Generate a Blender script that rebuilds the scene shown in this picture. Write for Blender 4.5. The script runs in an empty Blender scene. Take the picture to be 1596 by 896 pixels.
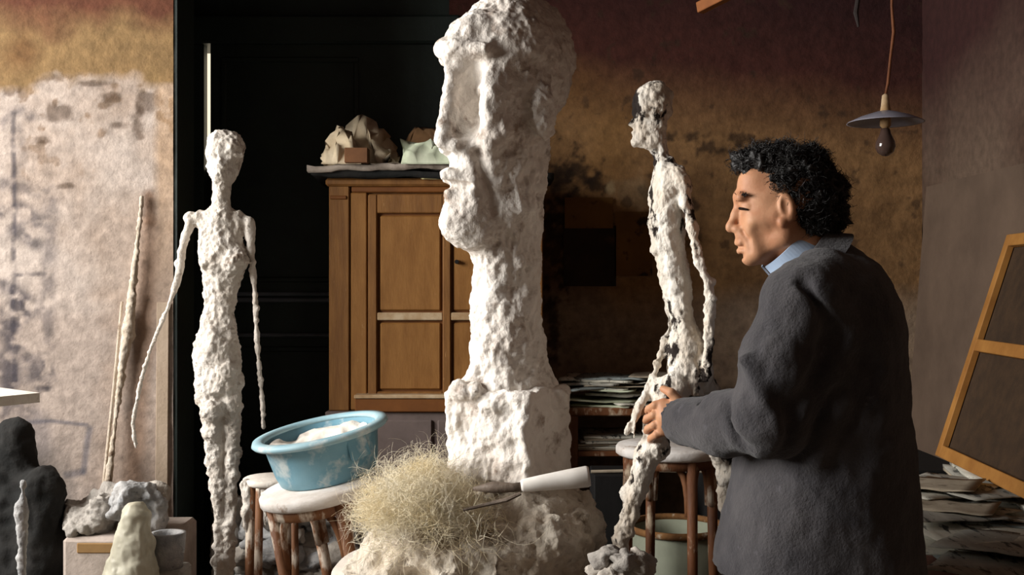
import bpy, math, random
import numpy as np
from mathutils import Vector, Matrix

# ------------------------------------------------------------------ camera, world, light, exposure
C = bpy.context.scene.collection
SC = bpy.context.scene
CAMZ, F = 1.32, 1700.0
cam_d = bpy.data.cameras.new('camera'); cam = bpy.data.objects.new('camera', cam_d); C.objects.link(cam)
cam.location = (0, 0, CAMZ); cam.rotation_euler = (math.radians(90), 0, 0)
cam_d.sensor_fit = 'HORIZONTAL'; cam_d.sensor_width = 36.0; cam_d.lens = 36.0 * F / 1596.0
cam_d.clip_start = 0.05
SC.camera = cam

wd = bpy.data.worlds.new('sky'); SC.world = wd; wd.use_nodes = True
wd.node_tree.nodes['Background'].inputs[0].default_value = (1.0, 0.86, 0.62, 1)
wd.node_tree.nodes['Background'].inputs[1].default_value = 1.25

ld = bpy.data.lights.new('window_daylight', 'AREA'); ld.shape = 'RECTANGLE'; ld.size = 1.7; ld.size_y = 2.3
ld.energy = 315; ld.color = (1.0, 0.975, 0.94)
lo_ = bpy.data.objects.new('window_daylight', ld); C.objects.link(lo_)
lo_.location = (-3.36, 1.95, 2.2)
lo_.rotation_euler = (0, math.radians(-74), 0)     # shines to +x and a little down, through window_1

SC.view_settings.view_transform = 'Standard'; SC.view_settings.look = 'None'
SC.view_settings.gamma = 1; SC.view_settings.use_curve_mapping = False
SC.view_settings.exposure = 0.0

rng = np.random.default_rng(7); random.seed(7)
PI = math.pi

def P(px, py, Y):
    return np.array([(px - 798) * Y / F, Y, CAMZ - (py - 448) * Y / F])
def S(px, Y): return px * Y / F                     # pixel length -> metres at depth Y

# ------------------------------------------------------------------ materials
def lin(c):
    return tuple((x / 255 / 12.92) if x / 255 <= 0.04045 else ((x / 255 + 0.055) / 1.055) ** 2.4 for x in c)
MATS = {}
def mat(name, c1, c2=None, scale=8.0, rough=0.85, bump=0.0, bscale=60.0, c3=None, s3=20.0, t3=0.62, w3=0.05,
        attr=None, metal=0.0, stretch=None, spec=0.3, detail=6, wave=None, sheen=0.0, trans=0.0, sss=0.0):
    m = bpy.data.materials.new(name); m.use_nodes = True
    nt = m.node_tree; N = nt.nodes; L = nt.links
    b = N['Principled BSDF']; b.inputs['Roughness'].default_value = rough; b.inputs['Metallic'].default_value = metal
    b.inputs['Specular IOR Level'].default_value = spec
    if sheen: b.inputs['Sheen Weight'].default_value = sheen; b.inputs['Sheen Roughness'].default_value = 0.6
    if sss: b.inputs['Subsurface Weight'].default_value = sss; b.inputs['Subsurface Radius'].default_value = (0.012, 0.005, 0.003)
    tc = N.new('ShaderNodeTexCoord'); mp = N.new('ShaderNodeMapping'); L.new(tc.outputs['Object'], mp.inputs[0])
    if stretch: mp.inputs['Scale'].default_value = stretch
    def noise(sc, det=detail, vec=mp):
        n = N.new('ShaderNodeTexNoise'); n.inputs['Scale'].default_value = sc; n.inputs['Detail'].default_value = det
        n.inputs['Roughness'].default_value = 0.62
        L.new(vec.outputs[0], n.inputs['Vector']); return n
    def mix(fac, a, bb):
        x = N.new('ShaderNodeMix'); x.data_type = 'RGBA'
        if isinstance(fac, float): x.inputs[0].default_value = fac
        else: L.new(fac, x.inputs[0])
        for s, v in ((6, a), (7, bb)):
            if isinstance(v, tuple): x.inputs[s].default_value = (*v, 1)
            else: L.new(v, x.inputs[s])
        return x.outputs[2]
    def ramp(src, a, bb):
        r = N.new('ShaderNodeMapRange'); r.clamp = True
        r.inputs[1].default_value = a; r.inputs[2].default_value = bb; L.new(src, r.inputs[0]); return r.outputs[0]
    if attr:
        at = N.new('ShaderNodeAttribute'); at.attribute_name = attr; col = at.outputs['Color']
        n1 = noise(scale)
        v = N.new('ShaderNodeMapRange'); v.inputs[1].default_value = 0.3; v.inputs[2].default_value = 0.7
        v.inputs[3].default_value = 0.72; v.inputs[4].default_value = 1.22; L.new(n1.outputs[0], v.inputs[0])
        mm = N.new('ShaderNodeMix'); mm.data_type = 'RGBA'; mm.blend_type = 'MULTIPLY'; mm.inputs[0].default_value = 1
        L.new(col, mm.inputs[6]); L.new(v.outputs[0], mm.inputs[7]); col = mm.outputs[2]
    else:
        c1 = lin(c1); c2 = lin(c2) if c2 else c1
        n1 = noise(scale); col = mix(ramp(n1.outputs[0], 0.35, 0.65), c1, c2)
    if wave:
        w = N.new('ShaderNodeTexWave'); w.inputs['Scale'].default_value = wave[0]; w.inputs['Distortion'].default_value = wave[1]
        w.inputs['Detail'].default_value = 3; w.bands_direction = wave[3] if len(wave) > 3 else 'X'
        L.new(mp.outputs[0], w.inputs['Vector']); col = mix(ramp(w.outputs[0], 0.3, 0.9), col, lin(wave[2]))
    if c3:
        n3 = noise(s3); col = mix(ramp(n3.outputs[0], t3, t3 + w3), col, lin(c3))
    L.new(col, b.inputs['Base Color'])
    if bump:
        nb = noise(bscale, 5); bp = N.new('ShaderNodeBump'); bp.inputs['Strength'].default_value = bump
        bp.inputs['Distance'].default_value = 0.01; L.new(nb.outputs[0], bp.inputs['Height']); L.new(bp.outputs[0], b.inputs['Normal'])
    MATS[name] = m; return m

mat('plaster', (240, 234, 226), (224, 214, 204), 9, .9, .6, 60, c3=(160, 142, 128), s3=17, t3=.56, w3=.14)
mat('plaster_figure', (224, 217, 208), (202, 192, 180), 14, .9, .7, 80, c3=(142, 126, 112), s3=26, t3=.60, w3=.10)
mat('plaster_marked', (234, 228, 218), (208, 194, 176), 16, .9, .7, 80, c3=(38, 30, 26), s3=21, t3=.545, w3=.05, stretch=(1, 1, .6))
mat('plaster_mound', (230, 222, 208), (196, 182, 164), 8, .95, .8, 50, c3=(122, 106, 88), s3=13, t3=.55, w3=.14)
mat('plaster_white', (240, 234, 224), (218, 208, 196), 10, .8, .3, 60)
mat('plaster_grey', (178, 172, 164), (140, 134, 128), 12, .95, .6, 50, c3=(84, 82, 80), s3=14, t3=.6, w3=.12)
mat('rubble_grey', (186, 184, 182), (136, 138, 140), 14, .95, .6, 60, c3=(72, 76, 80), s3=20, t3=.6, w3=.1)
mat('rubble_pale', (190, 182, 172), (150, 142, 132), 14, .95, .6, 60)
mat('dark_door', (42, 52, 48), (30, 38, 36), 3, .5, .15, 25, c3=(56, 62, 64), s3=90, t3=.64, w3=.04, spec=.3)
mat('door_rail', (112, 118, 128), (84, 90, 98), 5, .45, .1, 25, spec=.4)
mat('cabinet_wood', (136, 94, 48), (112, 74, 36), 6, .6, .15, 30, stretch=(6, 6, .8), c3=(176, 138, 92), s3=24, t3=.66, w3=.1)
mat('cabinet_panel', (146, 102, 52), (128, 86, 40), 7, .6, .12, 40, stretch=(4, 4, 1), c3=(206, 176, 130), s3=9, t3=.66, w3=.12)
mat('cabinet_trim', (122, 74, 30), (98, 58, 24), 6, .6, .1, 30, stretch=(1, 1, 1))
mat('ledge_pale', (196, 176, 146), (160, 128, 90), 12, .8, .2, 40)  # pale tan tone for ledge top, middle door rail and lamp socket
mat('grey_chest', (116, 102, 98), (98, 86, 82), 6, .8, .2, 30)
mat('stool_wood', (150, 104, 70), (112, 72, 46), 9, .6, .3, 40, c3=(222, 208, 190), s3=16, t3=.5, w3=.1, stretch=(1, 1, .5))
mat('stool_wood_dark', (132, 84, 52), (92, 58, 38), 9, .6, .3, 40, c3=(206, 186, 160), s3=15, t3=.55, w3=.1, stretch=(1, 1, .5))
mat('seat_caked', (236, 232, 228), (206, 196, 186), 10, .8, .3, 40, c3=(150, 122, 98), s3=14, t3=.62, w3=.1)
mat('basin_blue', (122, 164, 180), (100, 148, 168), 7, .45, .08, 40, c3=(196, 206, 206), s3=15, t3=.53, w3=.16, spec=.4)
mat('fibre', (255, 248, 230), (253, 238, 200), 10, .8)
mat('basin_rim', (168, 198, 206), (142, 180, 194), 9, .45, .05, 40, c3=(216, 220, 218), s3=14, t3=.55, w3=.14)
mat('jacket', (70, 67, 69), (50, 48, 52), 10, .95, .5, 170, c3=(88, 86, 92), s3=34, t3=.62, w3=.2, sheen=.15)
mat('trousers', (58, 52, 48), (46, 42, 40), 10, .95, .3, 120)
mat('leather', (40, 28, 22), None, 10, .5)
mat('skin', (194, 146, 112), (178, 124, 92), 16, .55, .10, 90, c3=(184, 126, 94), s3=20, t3=.62, w3=.15, sss=.08)
mat('shirt', (186, 204, 228), (166, 188, 216), 12, .8)
mat('hair', (34, 31, 30), (20, 18, 18), 25, .5, .4, 60, spec=.4)
mat('eye', (150, 132, 118), None, 5, .3)
mat('iris', (34, 22, 16), None, 5, .9, spec=.1)
mat('lamp_enamel', (150, 148, 160), (120, 118, 130), 8, .4)
mat('lamp_dark', (50, 42, 40), None, 8, .6)
mat('lamp_cord', (116, 68, 38), (92, 52, 28), 20, .7)
mat('bulb_glass', (74, 58, 52), None, 5, .1, spec=.7)
mat('canvas_back', (72, 54, 38), (58, 44, 32), 20, .95, .3, 200)
mat('stretcher_wood', (176, 124, 62), (152, 102, 48), 8, .7, .1, 30)
mat('board', (104, 86, 72), (88, 72, 60), 4, .9, .2, 40)
mat('bench_wood', (112, 70, 56), (88, 54, 42), 7, .8, .2, 30)
mat('black_wood', (22, 20, 20), (14, 14, 14), 7, .8, .2, 30)
mat('news_a', (220, 216, 202), (188, 186, 172), 30, .95, 0, 30, c3=(84, 84, 80), s3=46, t3=.56, w3=.06, stretch=(1, .25, 1))
mat('news_b', (180, 176, 164), (148, 146, 138), 22, .95, 0, 30, c3=(84, 84, 80), s3=46, t3=.56, w3=.06, stretch=(1, .25, 1))
mat('news_c', (186, 174, 154), (158, 144, 124), 12, .95, .2, 40, c3=(132, 120, 102), s3=18, t3=.6, w3=.08)
mat('news_d', (150, 158, 156), (118, 126, 126), 18, .95, 0, 30, c3=(84, 84, 80), s3=46, t3=.56, w3=.06, stretch=(1, .25, 1))
mat('kraft', (222, 206, 178), (196, 176, 144), 10, .9, .2, 50)
mat('kraft_brown', (138, 104, 70), (112, 82, 54), 10, .9, .2, 50)
mat('green_paper', (210, 216, 192), (186, 196, 168), 12, .9, .1, 50)
mat('paper_yellow', (206, 196, 150), (190, 176, 128), 10, .9)
mat('grey_cloth', (172, 160, 148), (104, 94, 84), 10, .95, .3, 60)
mat('dark_cloth_and_shadow', (38, 36, 34), (22, 24, 24), 6, .95, .4, 50)
mat('cardboard', (122, 84, 56), (98, 66, 44), 8, .9)
mat('print_dark', (34, 28, 24), (52, 38, 26), 6, .9, c3=(80, 54, 28), s3=5, t3=.58, w3=.1)
mat('print_ochre', (120, 84, 40), (98, 68, 34), 6, .9, c3=(52, 36, 22), s3=9, t3=.56, w3=.06)
mat('drum', (168, 172, 152), (140, 146, 128), 4, .6, .15, 20, c3=(110, 92, 70), s3=9, t3=.66, w3=.08)
mat('rust', (150, 108, 66), (110, 74, 44), 16, .9, .3, 40, c3=(206, 190, 166), s3=24, t3=.6, w3=.1)
mat('tool_white', (244, 240, 234), (226, 220, 212), 12, .55)
mat('tool_metal', (112, 98, 86), (80, 68, 58), 18, .6, .3, 60)
mat('crate_pink', (186, 172, 162), (150, 138, 128), 8, .9, .3, 40)
mat('ochre', (150, 118, 76), (128, 98, 62), 8, .9)
mat('floor_dust', (104, 94, 84), (74, 66, 60), 4, .95, .4, 20)
mat('ceiling_soot', (64, 44, 36), (48, 34, 30), 2, .95)
mat('room_plaster', (112, 98, 82), (90, 78, 64), 3, .95, .3, 30)
mat('frame_paint', (120, 110, 96), None, 4, .7)
mat('trim_pale', (172, 154, 136), (154, 136, 116), 6, .9, .3, 40)
mat('rod', (214, 202, 186), (190, 174, 154), 14, .9, .5, 60, c3=(120, 96, 76), s3=16, t3=.6, w3=.1)
mat('glass_white', (214, 210, 190), (192, 186, 164), 8, .4, .1, 30)
mat('wall_stain_shade', (0, 0, 0), None, 26, .95, .45, 38, attr='stain_and_shade')
mat('pole_wood', (150, 92, 48), (118, 70, 36), 8, .8, .2, 30)

# ------------------------------------------------------------------ object helpers
def mesh_obj(name, V, Fc, m, parent=None, smooth=False):
    me = bpy.data.meshes.new(name)
    V = np.asarray(V, dtype=np.float32)
    if isinstance(Fc, np.ndarray):
        n, k = Fc.shape
        me.vertices.add(len(V)); me.vertices.foreach_set('co', V.ravel())
        me.loops.add(n * k); me.loops.foreach_set('vertex_index', Fc.astype(np.int32).ravel())
        me.polygons.add(n); me.polygons.foreach_set('loop_start', np.arange(0, n * k, k, dtype=np.int32))
        me.update(calc_edges=True); me.validate()
    else:
        me.from_pydata([tuple(map(float, v)) for v in V], [], [tuple(f) for f in Fc]); me.update()
    if smooth: me.polygons.foreach_set('use_smooth', np.ones(len(me.polygons), dtype=bool))
    me.materials.append(MATS[m])
    o = bpy.data.objects.new(name, me); C.objects.link(o)
    if parent is not None: adopt(o, parent)
    return o
def adopt(o, parent):
    o.parent = parent
    if parent.type == 'EMPTY' and not parent.get('_local'): o.location = -Vector(parent.location)
def tag(o, label, cat, group=None, kind=None):
    o['label'] = label; o['category'] = cat
    if group: o['group'] = group
    if kind: o['kind'] = kind
    return o
def thing(name, label, cat, loc=(0, 0, 0), group=None, local=False):
    o = bpy.data.objects.new(name, None); C.objects.link(o); o.empty_display_size = .05
    o.location = tuple(map(float, loc)); tag(o, label, cat, group)
    if local: o['_local'] = 1
    return o
def struct(o): o['kind'] = 'structure'; return o

class MB:
    """collects primitive shapes into one mesh"""
    def __init__(s): s.V = []; s.F = []
    def add(s, V, Fc):
        b = len(s.V); s.V += [tuple(v) for v in V]; s.F += [tuple(i + b for i in f) for f in Fc]; return s
    def box(s, lo, hi, M=None, bev=0.0):
        x0, y0, z0 = lo; x1, y1, z1 = hi
        if bev > 0:
            b = min(bev, (x1 - x0) * .45, (y1 - y0) * .45, (z1 - z0) * .45)
            V = []
            for x, sx in ((x0, 1), (x1, -1)):
                for y, sy in ((y0, 1), (y1, -1)):
                    for z, sz in ((z0, 1), (z1, -1)):
                        V += [(x, y + sy * b, z + sz * b), (x + sx * b, y, z + sz * b), (x + sx * b, y + sy * b, z)]
            def idx(i, j, k, a): return ((i * 2 + j) * 2 + k) * 3 + a
            Fc = []
            for i in (0, 1): Fc.append([idx(i, j, k, 0) for j, k in ((0, 0), (1, 0), (1, 1), (0, 1))][::1 if i else -1])
            for j in (0, 1): Fc.append([idx(i, j, k, 1) for i, k in ((0, 0), (1, 0), (1, 1), (0, 1))][::-1 if j else 1])
            for k in (0, 1): Fc.append([idx(i, j, k, 2) for i, j in ((0, 0), (1, 0), (1, 1), (0, 1))][::1 if k else -1])
            for i in (0, 1):
                for j in (0, 1): Fc.append([idx(i, j, 0, 0), idx(i, j, 0, 1), idx(i, j, 1, 1), idx(i, j, 1, 0)])
            for i in (0, 1):
                for k in (0, 1): Fc.append([idx(i, 0, k, 0), idx(i, 0, k, 2), idx(i, 1, k, 2), idx(i, 1, k, 0)])
            for j in (0, 1):
                for k in (0, 1): Fc.append([idx(0, j, k, 1), idx(0, j, k, 2), idx(1, j, k, 2), idx(1, j, k, 1)])
            for i in (0, 1):
                for j in (0, 1):
                    for k in (0, 1): Fc.append([idx(i, j, k, 0), idx(i, j, k, 1), idx(i, j, k, 2)])
        else:
            V = [(x, y, z) for x in (x0, x1) for y in (y0, y1) for z in (z0, z1)]
            Fc = [(0, 1, 3, 2), (4, 6, 7, 5), (0, 4, 5, 1), (2, 3, 7, 6), (0, 2, 6, 4), (1, 5, 7, 3)]
        if M is not None: V = [tuple(M @ Vector(v)) for v in V]
        return s.add(V, Fc)
    def bar(s, a, b, w, d, up=(0, 0, 1), bev=.002):
        a = Vector(a); b = Vector(b); z = (b - a); L = z.length; z.normalize()
        x = z.cross(Vector(up)); x.normalize(); y = z.cross(x)
        M = Matrix(((x.x, y.x, z.x, a.x), (x.y, y.y, z.y, a.y), (x.z, y.z, z.z, a.z), (0, 0, 0, 1)))
        return s.box((-w / 2, -d / 2, 0), (w / 2, d / 2, L), M, bev)
    def tube(s, pts, rad, n=10, cap=True, jitter=0.0):
        pts = [Vector(p) for p in pts]; N = len(pts)
        if not hasattr(rad, '__len__'): rad = [rad] * N
        base = len(s.V); ref = None
        for i, p in enumerate(pts):
            t = (pts[min(i + 1, N - 1)] - pts[max(i - 1, 0)]); t.normalize()
            if ref is None:
                ref = Vector((0, 0, 1)) if abs(t.z) < .9 else Vector((1, 0, 0))
            u = ref - t * ref.dot(t); u.normalize(); v = t.cross(u); ref = u
            for k in range(n):
                a = 2 * PI * k / n; r = rad[i] * (1 + jitter * (random.random() - .5))
                s.V.append(tuple(p + (u * math.cos(a) + v * math.sin(a)) * r))
        for i in range(N - 1):
            for k in range(n):
                a = base + i * n + k; b = base + i * n + (k + 1) % n
                s.F.append((a, b, b + n, a + n))
        if cap:
            s.F.append(tuple(base + k for k in range(n))[::-1]); s.F.append(tuple(base + (N - 1) * n + k for k in range(n)))
        return s
    def lathe(s, prof, n=40, M=None, close=False, squash=1.0):
        base = len(s.V)
        for r, z in prof:
            for k in range(n):
                a = 2 * PI * k / n; v = Vector((r * math.cos(a), r * math.sin(a) * squash, z))
                s.V.append(tuple(M @ v if M is not None else v))
        for i in range(len(prof) - 1):
            for k in range(n):
                a = base + i * n + k; b = base + i * n + (k + 1) % n
                s.F.append((a, b, b + n, a + n))
        e = base + (len(prof) - 1) * n
        if close:
            for k in range(n): s.F.append((e + k, e + (k + 1) % n, base + (k + 1) % n, base + k))
        else:
            s.F.append(tuple(base + k for k in range(n))[::-1]); s.F.append(tuple(e + k for k in range(n)))
        return s
    def build(s, name, m, parent=None, smooth=False):
        o = mesh_obj(name, s.V, s.F, m, parent, False)
        if smooth:
            me = o.data
            me.polygons.foreach_set('use_smooth', np.array([len(p.vertices) <= 4 for p in me.polygons]))
        return o
def TR(loc, rz=0, rx=0, ry=0):
    return Matrix.Translation(Vector(tuple(map(float, loc)))) @ Matrix.Rotation(rz, 4, 'Z') @ Matrix.Rotation(ry, 4, 'Y') @ Matrix.Rotation(rx, 4, 'X')

# ------------------------------------------------------------------ noise
LAT = np.random.default_rng(3).random((32, 32, 32)).astype(np.float32) * 2 - 1
def vnoise(p):
    p = np.asarray(p, dtype=np.float32); i = np.floor(p).astype(np.int32); f = p - i; f = f * f * (3 - 2 * f); i &= 31; j = (i + 1) & 31
    x0, y0, z0 = i[..., 0], i[..., 1], i[..., 2]; x1, y1, z1 = j[..., 0], j[..., 1], j[..., 2]
    fx, fy, fz = f[..., 0], f[..., 1], f[..., 2]
    a = LAT[x0, y0, z0] * (1 - fx) + LAT[x1, y0, z0] * fx; b = LAT[x0, y1, z0] * (1 - fx) + LAT[x1, y1, z0] * fx
    c = LAT[x0, y0, z1] * (1 - fx) + LAT[x1, y0, z1] * fx; d = LAT[x0, y1, z1] * (1 - fx) + LAT[x1, y1, z1] * fx
    return (a * (1 - fy) + b * fy) * (1 - fz) + (c * (1 - fy) + d * fy) * fz
def fbm(p, octv=4, gain=.5):
    p = np.asarray(p, dtype=np.float32); s = 0; a = 1.0; t = 0
    for k in range(octv):
        s = s + a * vnoise(p * (2.03 ** k) + 7.3 * k); t += a; a *= gain
    return s / t

# ------------------------------------------------------------------ signed distance modelling + surface nets
class SDF:
    def __init__(s, lo, hi, h):
        s.ax = [np.arange(lo[i], hi[i] + h, h, dtype=np.float32) for i in range(3)]
        s.h = h; s.f = np.full([len(a) for a in s.ax], 1.0, dtype=np.float32)
    def axes(s, axs):
        s.ax = [np.asarray(a, dtype=np.float32) for a in axs]; s.f = np.full([len(a) for a in s.ax], 1.0, dtype=np.float32); return s
    def _sl(s, lo, hi):
        out = []
        for i in range(3):
            a = max(int(np.searchsorted(s.ax[i], lo[i])) - 1, 0); b = min(int(np.searchsorted(s.ax[i], hi[i])) + 1, len(s.ax[i]))
            out.append(slice(a, max(b, a)))
        return tuple(out)
    def _apply(s, lo, hi, fn, k, op):
        mg = max(k, 0) + .05
        sl = s._sl(np.asarray(lo) - mg, np.asarray(hi) + mg)
        if any(q.stop - q.start < 1 for q in sl): return s
        x = s.ax[0][sl[0]][:, None, None]; y = s.ax[1][sl[1]][None, :, None]; z = s.ax[2][sl[2]][None, None, :]
        d = fn(x, y, z); a = s.f[sl]
        if op == 'sub': d = -d
        if k > 0:
            hh = np.maximum(k - np.abs(a - d), 0) / k; q = hh * hh * k * .25
        else: q = 0
        s.f[sl] = (np.minimum(a, d) - q) if op == 'add' else (np.maximum(a, d) + q)
        return s
    def cone(s, a, b, ra, rb=None, k=.02, op='add'):
        a = np.asarray(a, float); b = np.asarray(b, float); rb = ra if rb is None else rb
        ab = b - a; l2 = max(float(ab @ ab), 1e-9); R = max(ra, rb)
        def fn(x, y, z):
            px, py, pz = x - a[0], y - a[1], z - a[2]
            t = np.clip((px * ab[0] + py * ab[1] + pz * ab[2]) / l2, 0, 1)
            return np.sqrt((px - t * ab[0]) ** 2 + (py - t * ab[1]) ** 2 + (pz - t * ab[2]) ** 2) - (ra + (rb - ra) * t)
        return s._apply(np.minimum(a, b) - R, np.maximum(a, b) + R, fn, k, op)
    def chain(s, pts, rad, k=.02, op='add'):
        for i in range(len(pts) - 1): s.cone(pts[i], pts[i + 1], rad[i], rad[i + 1], k, op)
        return s
    def ell(s, c, r, k=.02, op='add', M=None):
        c = np.asarray(c, float); r = np.asarray(r, float); R = r.max()
        Mi = None if M is None else np.array(M.to_3x3().transposed())
        def fn(x, y, z):
            px, py, pz = x - c[0], y - c[1], z - c[2]
            if Mi is not None:
                px, py, pz = (Mi[0, 0] * px + Mi[0, 1] * py + Mi[0, 2] * pz, Mi[1, 0] * px + Mi[1, 1] * py + Mi[1, 2] * pz, Mi[2, 0] * px + Mi[2, 1] * py + Mi[2, 2] * pz)
            k0 = np.sqrt((px / r[0]) ** 2 + (py / r[1]) ** 2 + (pz / r[2]) ** 2)
            k1 = np.sqrt((px / r[0] ** 2) ** 2 + (py / r[1] ** 2) ** 2 + (pz / r[2] ** 2) ** 2) + 1e-6
            return k0 * (k0 - 1) / k1
        rr = r if M is None else np.array([R] * 3)
        return s._apply(c - rr, c + rr, fn, k, op)
    def box(s, c, hs, rd=.01, k=.02, op='add', rz=0.0):
        c = np.asarray(c, float); hs = np.asarray(hs, float); cs, sn = math.cos(rz), math.sin(rz); R = np.array([hs[0] + hs[1]] * 2 + [hs[2]])
        def fn(x, y, z):
            px, py, pz = x - c[0], y - c[1], z - c[2]
            u = np.abs(cs * px + sn * py) - hs[0] + rd; v = np.abs(-sn * px + cs * py) - hs[1] + rd; w = np.abs(pz) - hs[2] + rd
            return np.sqrt(np.maximum(u, 0) ** 2 + np.maximum(v, 0) ** 2 + np.maximum(w, 0) ** 2) + np.minimum(np.maximum(np.maximum(u, v), w), 0) - rd
        return s._apply(c - R, c + R, fn, k, op)
    def loft(s, zs, cx, cy, rx, ry, k=.02, op='add', pw=2.0):
        zs = np.asarray(zs, float); o = np.argsort(zs)
        g = lambda v: np.asarray(v, float)[o]
        zs = zs[o]; cx, cy, rx, ry = g(cx), g(cy), g(rx), g(ry)
        lo = [(cx - rx).min(), (cy - ry).min(), zs[0]]; hi = [(cx + rx).max(), (cy + ry).max(), zs[-1]]
        def fn(x, y, z):
            zz = z.ravel(); I = lambda v: np.interp(zz, zs, v)[None, None, :]
            a, b = I(rx), I(ry)
            q = ((np.abs(x - I(cx)) / a) ** pw + (np.abs(y - I(cy)) / b) ** pw) ** (1 / pw)
            d = (q - 1) * np.minimum(a, b)
            return np.maximum(d, np.maximum(zs[0] - z, z - zs[-1])).astype(np.float32)
        return s._apply(lo, hi, fn, k, op)
    def plane_cut(s, n, d):   # keep n.p < d
        x = s.ax[0][:, None, None]; y = s.ax[1][None, :, None]; z = s.ax[2][None, None, :]
        s.f = np.maximum(s.f, n[0] * x + n[1] * y + n[2] * z - d).astype(np.float32); return s
    def mesh(s):
        f = s.f.copy()
        for i in range(3):
            sl = [slice(None)] * 3
            for e in (0, -1): sl[i] = e; f[tuple(sl)] = np.maximum(f[tuple(sl)], 1e-3)
        ins = f < 0; nx, ny, nz = f.shape
        cnt = np.zeros((nx - 1, ny - 1, nz - 1), dtype=np.int8)
        for i in (0, 1):
            for j in (0, 1):
                for k in (0, 1): cnt += ins[i:nx - 1 + i, j:ny - 1 + j, k:nz - 1 + k]
        act = (cnt > 0) & (cnt < 8); I = np.argwhere(act); vid = np.full(act.shape, -1, dtype=np.int32); vid[act] = np.arange(len(I))
        acc = np.zeros((len(I), 3), np.float32); w = np.zeros(len(I), np.float32)
        cr = [(i, j, k) for i in (0, 1) for j in (0, 1) for k in (0, 1)]
        for a in cr:
            for ax in range(3):
                if a[ax]: continue
                b = list(a); b[ax] = 1
                ia = I + a; ib = I + b
                fa = f[ia[:, 0], ia[:, 1], ia[:, 2]]; fb = f[ib[:, 0], ib[:, 1], ib[:, 2]]
                mk = (fa < 0) != (fb < 0)
                t = np.where(mk, fa / np.where(fa == fb, 1, fa - fb), 0)
                for c in range(3):
                    pa = s.ax[c][ia[:, c]]; pb = s.ax[c][ib[:, c]]
                    acc[:, c] += np.where(mk, pa + (pb - pa) * t, 0)
                w += mk
        V = acc / np.maximum(w, 1)[:, None]
        Q = []
        for ax in range(3):
            o1, o2 = (ax + 1) % 3, (ax + 2) % 3
            A = [slice(None)] * 3; B = [slice(None)] * 3; A[ax] = slice(0, -1); B[ax] = slice(1, None)
            for o in (o1, o2): A[o] = slice(1, -1); B[o] = slice(1, -1)
            ia, ib = ins[tuple(A)], ins[tuple(B)]
            for flip, mk in ((0, ia & ~ib), (1, ~ia & ib)):
                E = np.argwhere(mk)
                if not len(E): continue
                E[:, o1] += 1; E[:, o2] += 1
                def cell(d1, d2):
                    q = E.copy(); q[:, o1] -= d1; q[:, o2] -= d2; return vid[q[:, 0], q[:, 1], q[:, 2]]
                q = np.stack([cell(1, 1), cell(0, 1), cell(0, 0), cell(1, 0)], 1)
                Q.append(q[:, ::-1] if flip else q)
        return V, np.concatenate(Q)
def vnormals(V, Q):
    n = np.cross(V[Q[:, 2]] - V[Q[:, 0]], V[Q[:, 3]] - V[Q[:, 1]]) if Q.shape[1] == 4 else np.cross(V[Q[:, 1]] - V[Q[:, 0]], V[Q[:, 2]] - V[Q[:, 0]])
    N = np.zeros_like(V)
    for c in range(Q.shape[1]):
        for a in range(3): N[:, a] += np.bincount(Q[:, c], n[:, a], len(V))
    return N / (np.linalg.norm(N, axis=1, keepdims=True) + 1e-12)
def relax(V, Q, it=1, lam=.5):
    for _ in range(it):
        s_ = np.zeros_like(V); c = np.zeros(len(V))
        for a in range(4):
            for b in (1, 3):
                nb = Q[:, (a + b) % 4]
                for d in range(3): s_[:, d] += np.bincount(Q[:, a], V[nb, d], len(V))
                c += np.bincount(Q[:, a], minlength=len(V))
        V = V + lam * (s_ / np.maximum(c, 1)[:, None] - V)
    return V.astype(np.float32)
def rough(V, Q, amps, off=0.0, mask=None):
    """plaster handling: lumps and pits pushed along the normals"""
    N = vnormals(V, Q); d = 0
    for amp, sc in amps:
        n = fbm(V / sc * np.array([1, 1, .72], np.float32) + off, 3); n2 = fbm(V / (sc * 1.7) + off + 11, 3); d = d + amp * (n * .9 + .34 - np.abs(n2) * 2.2 - .12)
    if mask is not None: d = d * mask
    return (V + N * np.asarray(d)[:, None]).astype(np.float32)
def sdf_obj(name, s, m, parent=None, amps=None, off=0.0, rel=1, smooth=True, maskfn=None):
    V, Q = s.mesh(); V = relax(V, Q, rel)
    if amps: V = rough(V, Q, amps, off, maskfn(V) if maskfn else None)
    return mesh_obj(name, V, Q, m, parent, smooth)
_ico = None
def lump(name, c, r, m, seed, parent=None, amp=.28, fr=1.6, flat=None, sub=3, smooth=True):
    """an irregular lump: displaced icosphere"""
    global _ico
    if _ico is None:
        import bmesh
        _ico = {}
        for q in (2, 3, 4):
            b = bmesh.new(); bmesh.ops.create_icosphere(b, subdivisions=q, radius=1)
            _ico[q] = (np.array([v.co[:] for v in b.verts], np.float32), np.array([[v.index for v in f.verts] for f in b.faces], np.int32)); b.free()
    V, Fc = _ico[sub]; r = np.asarray(r, float) * np.ones(3)
    d = 1 + amp * fbm(V * fr + seed * 3.7, 3) * 1.7
    W = V * d[:, None] * r + np.asarray(c)
    if flat is not None: W[:, 2] = np.maximum(W[:, 2], flat)
    return mesh_obj(name, W, Fc, m, parent, smooth)
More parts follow.
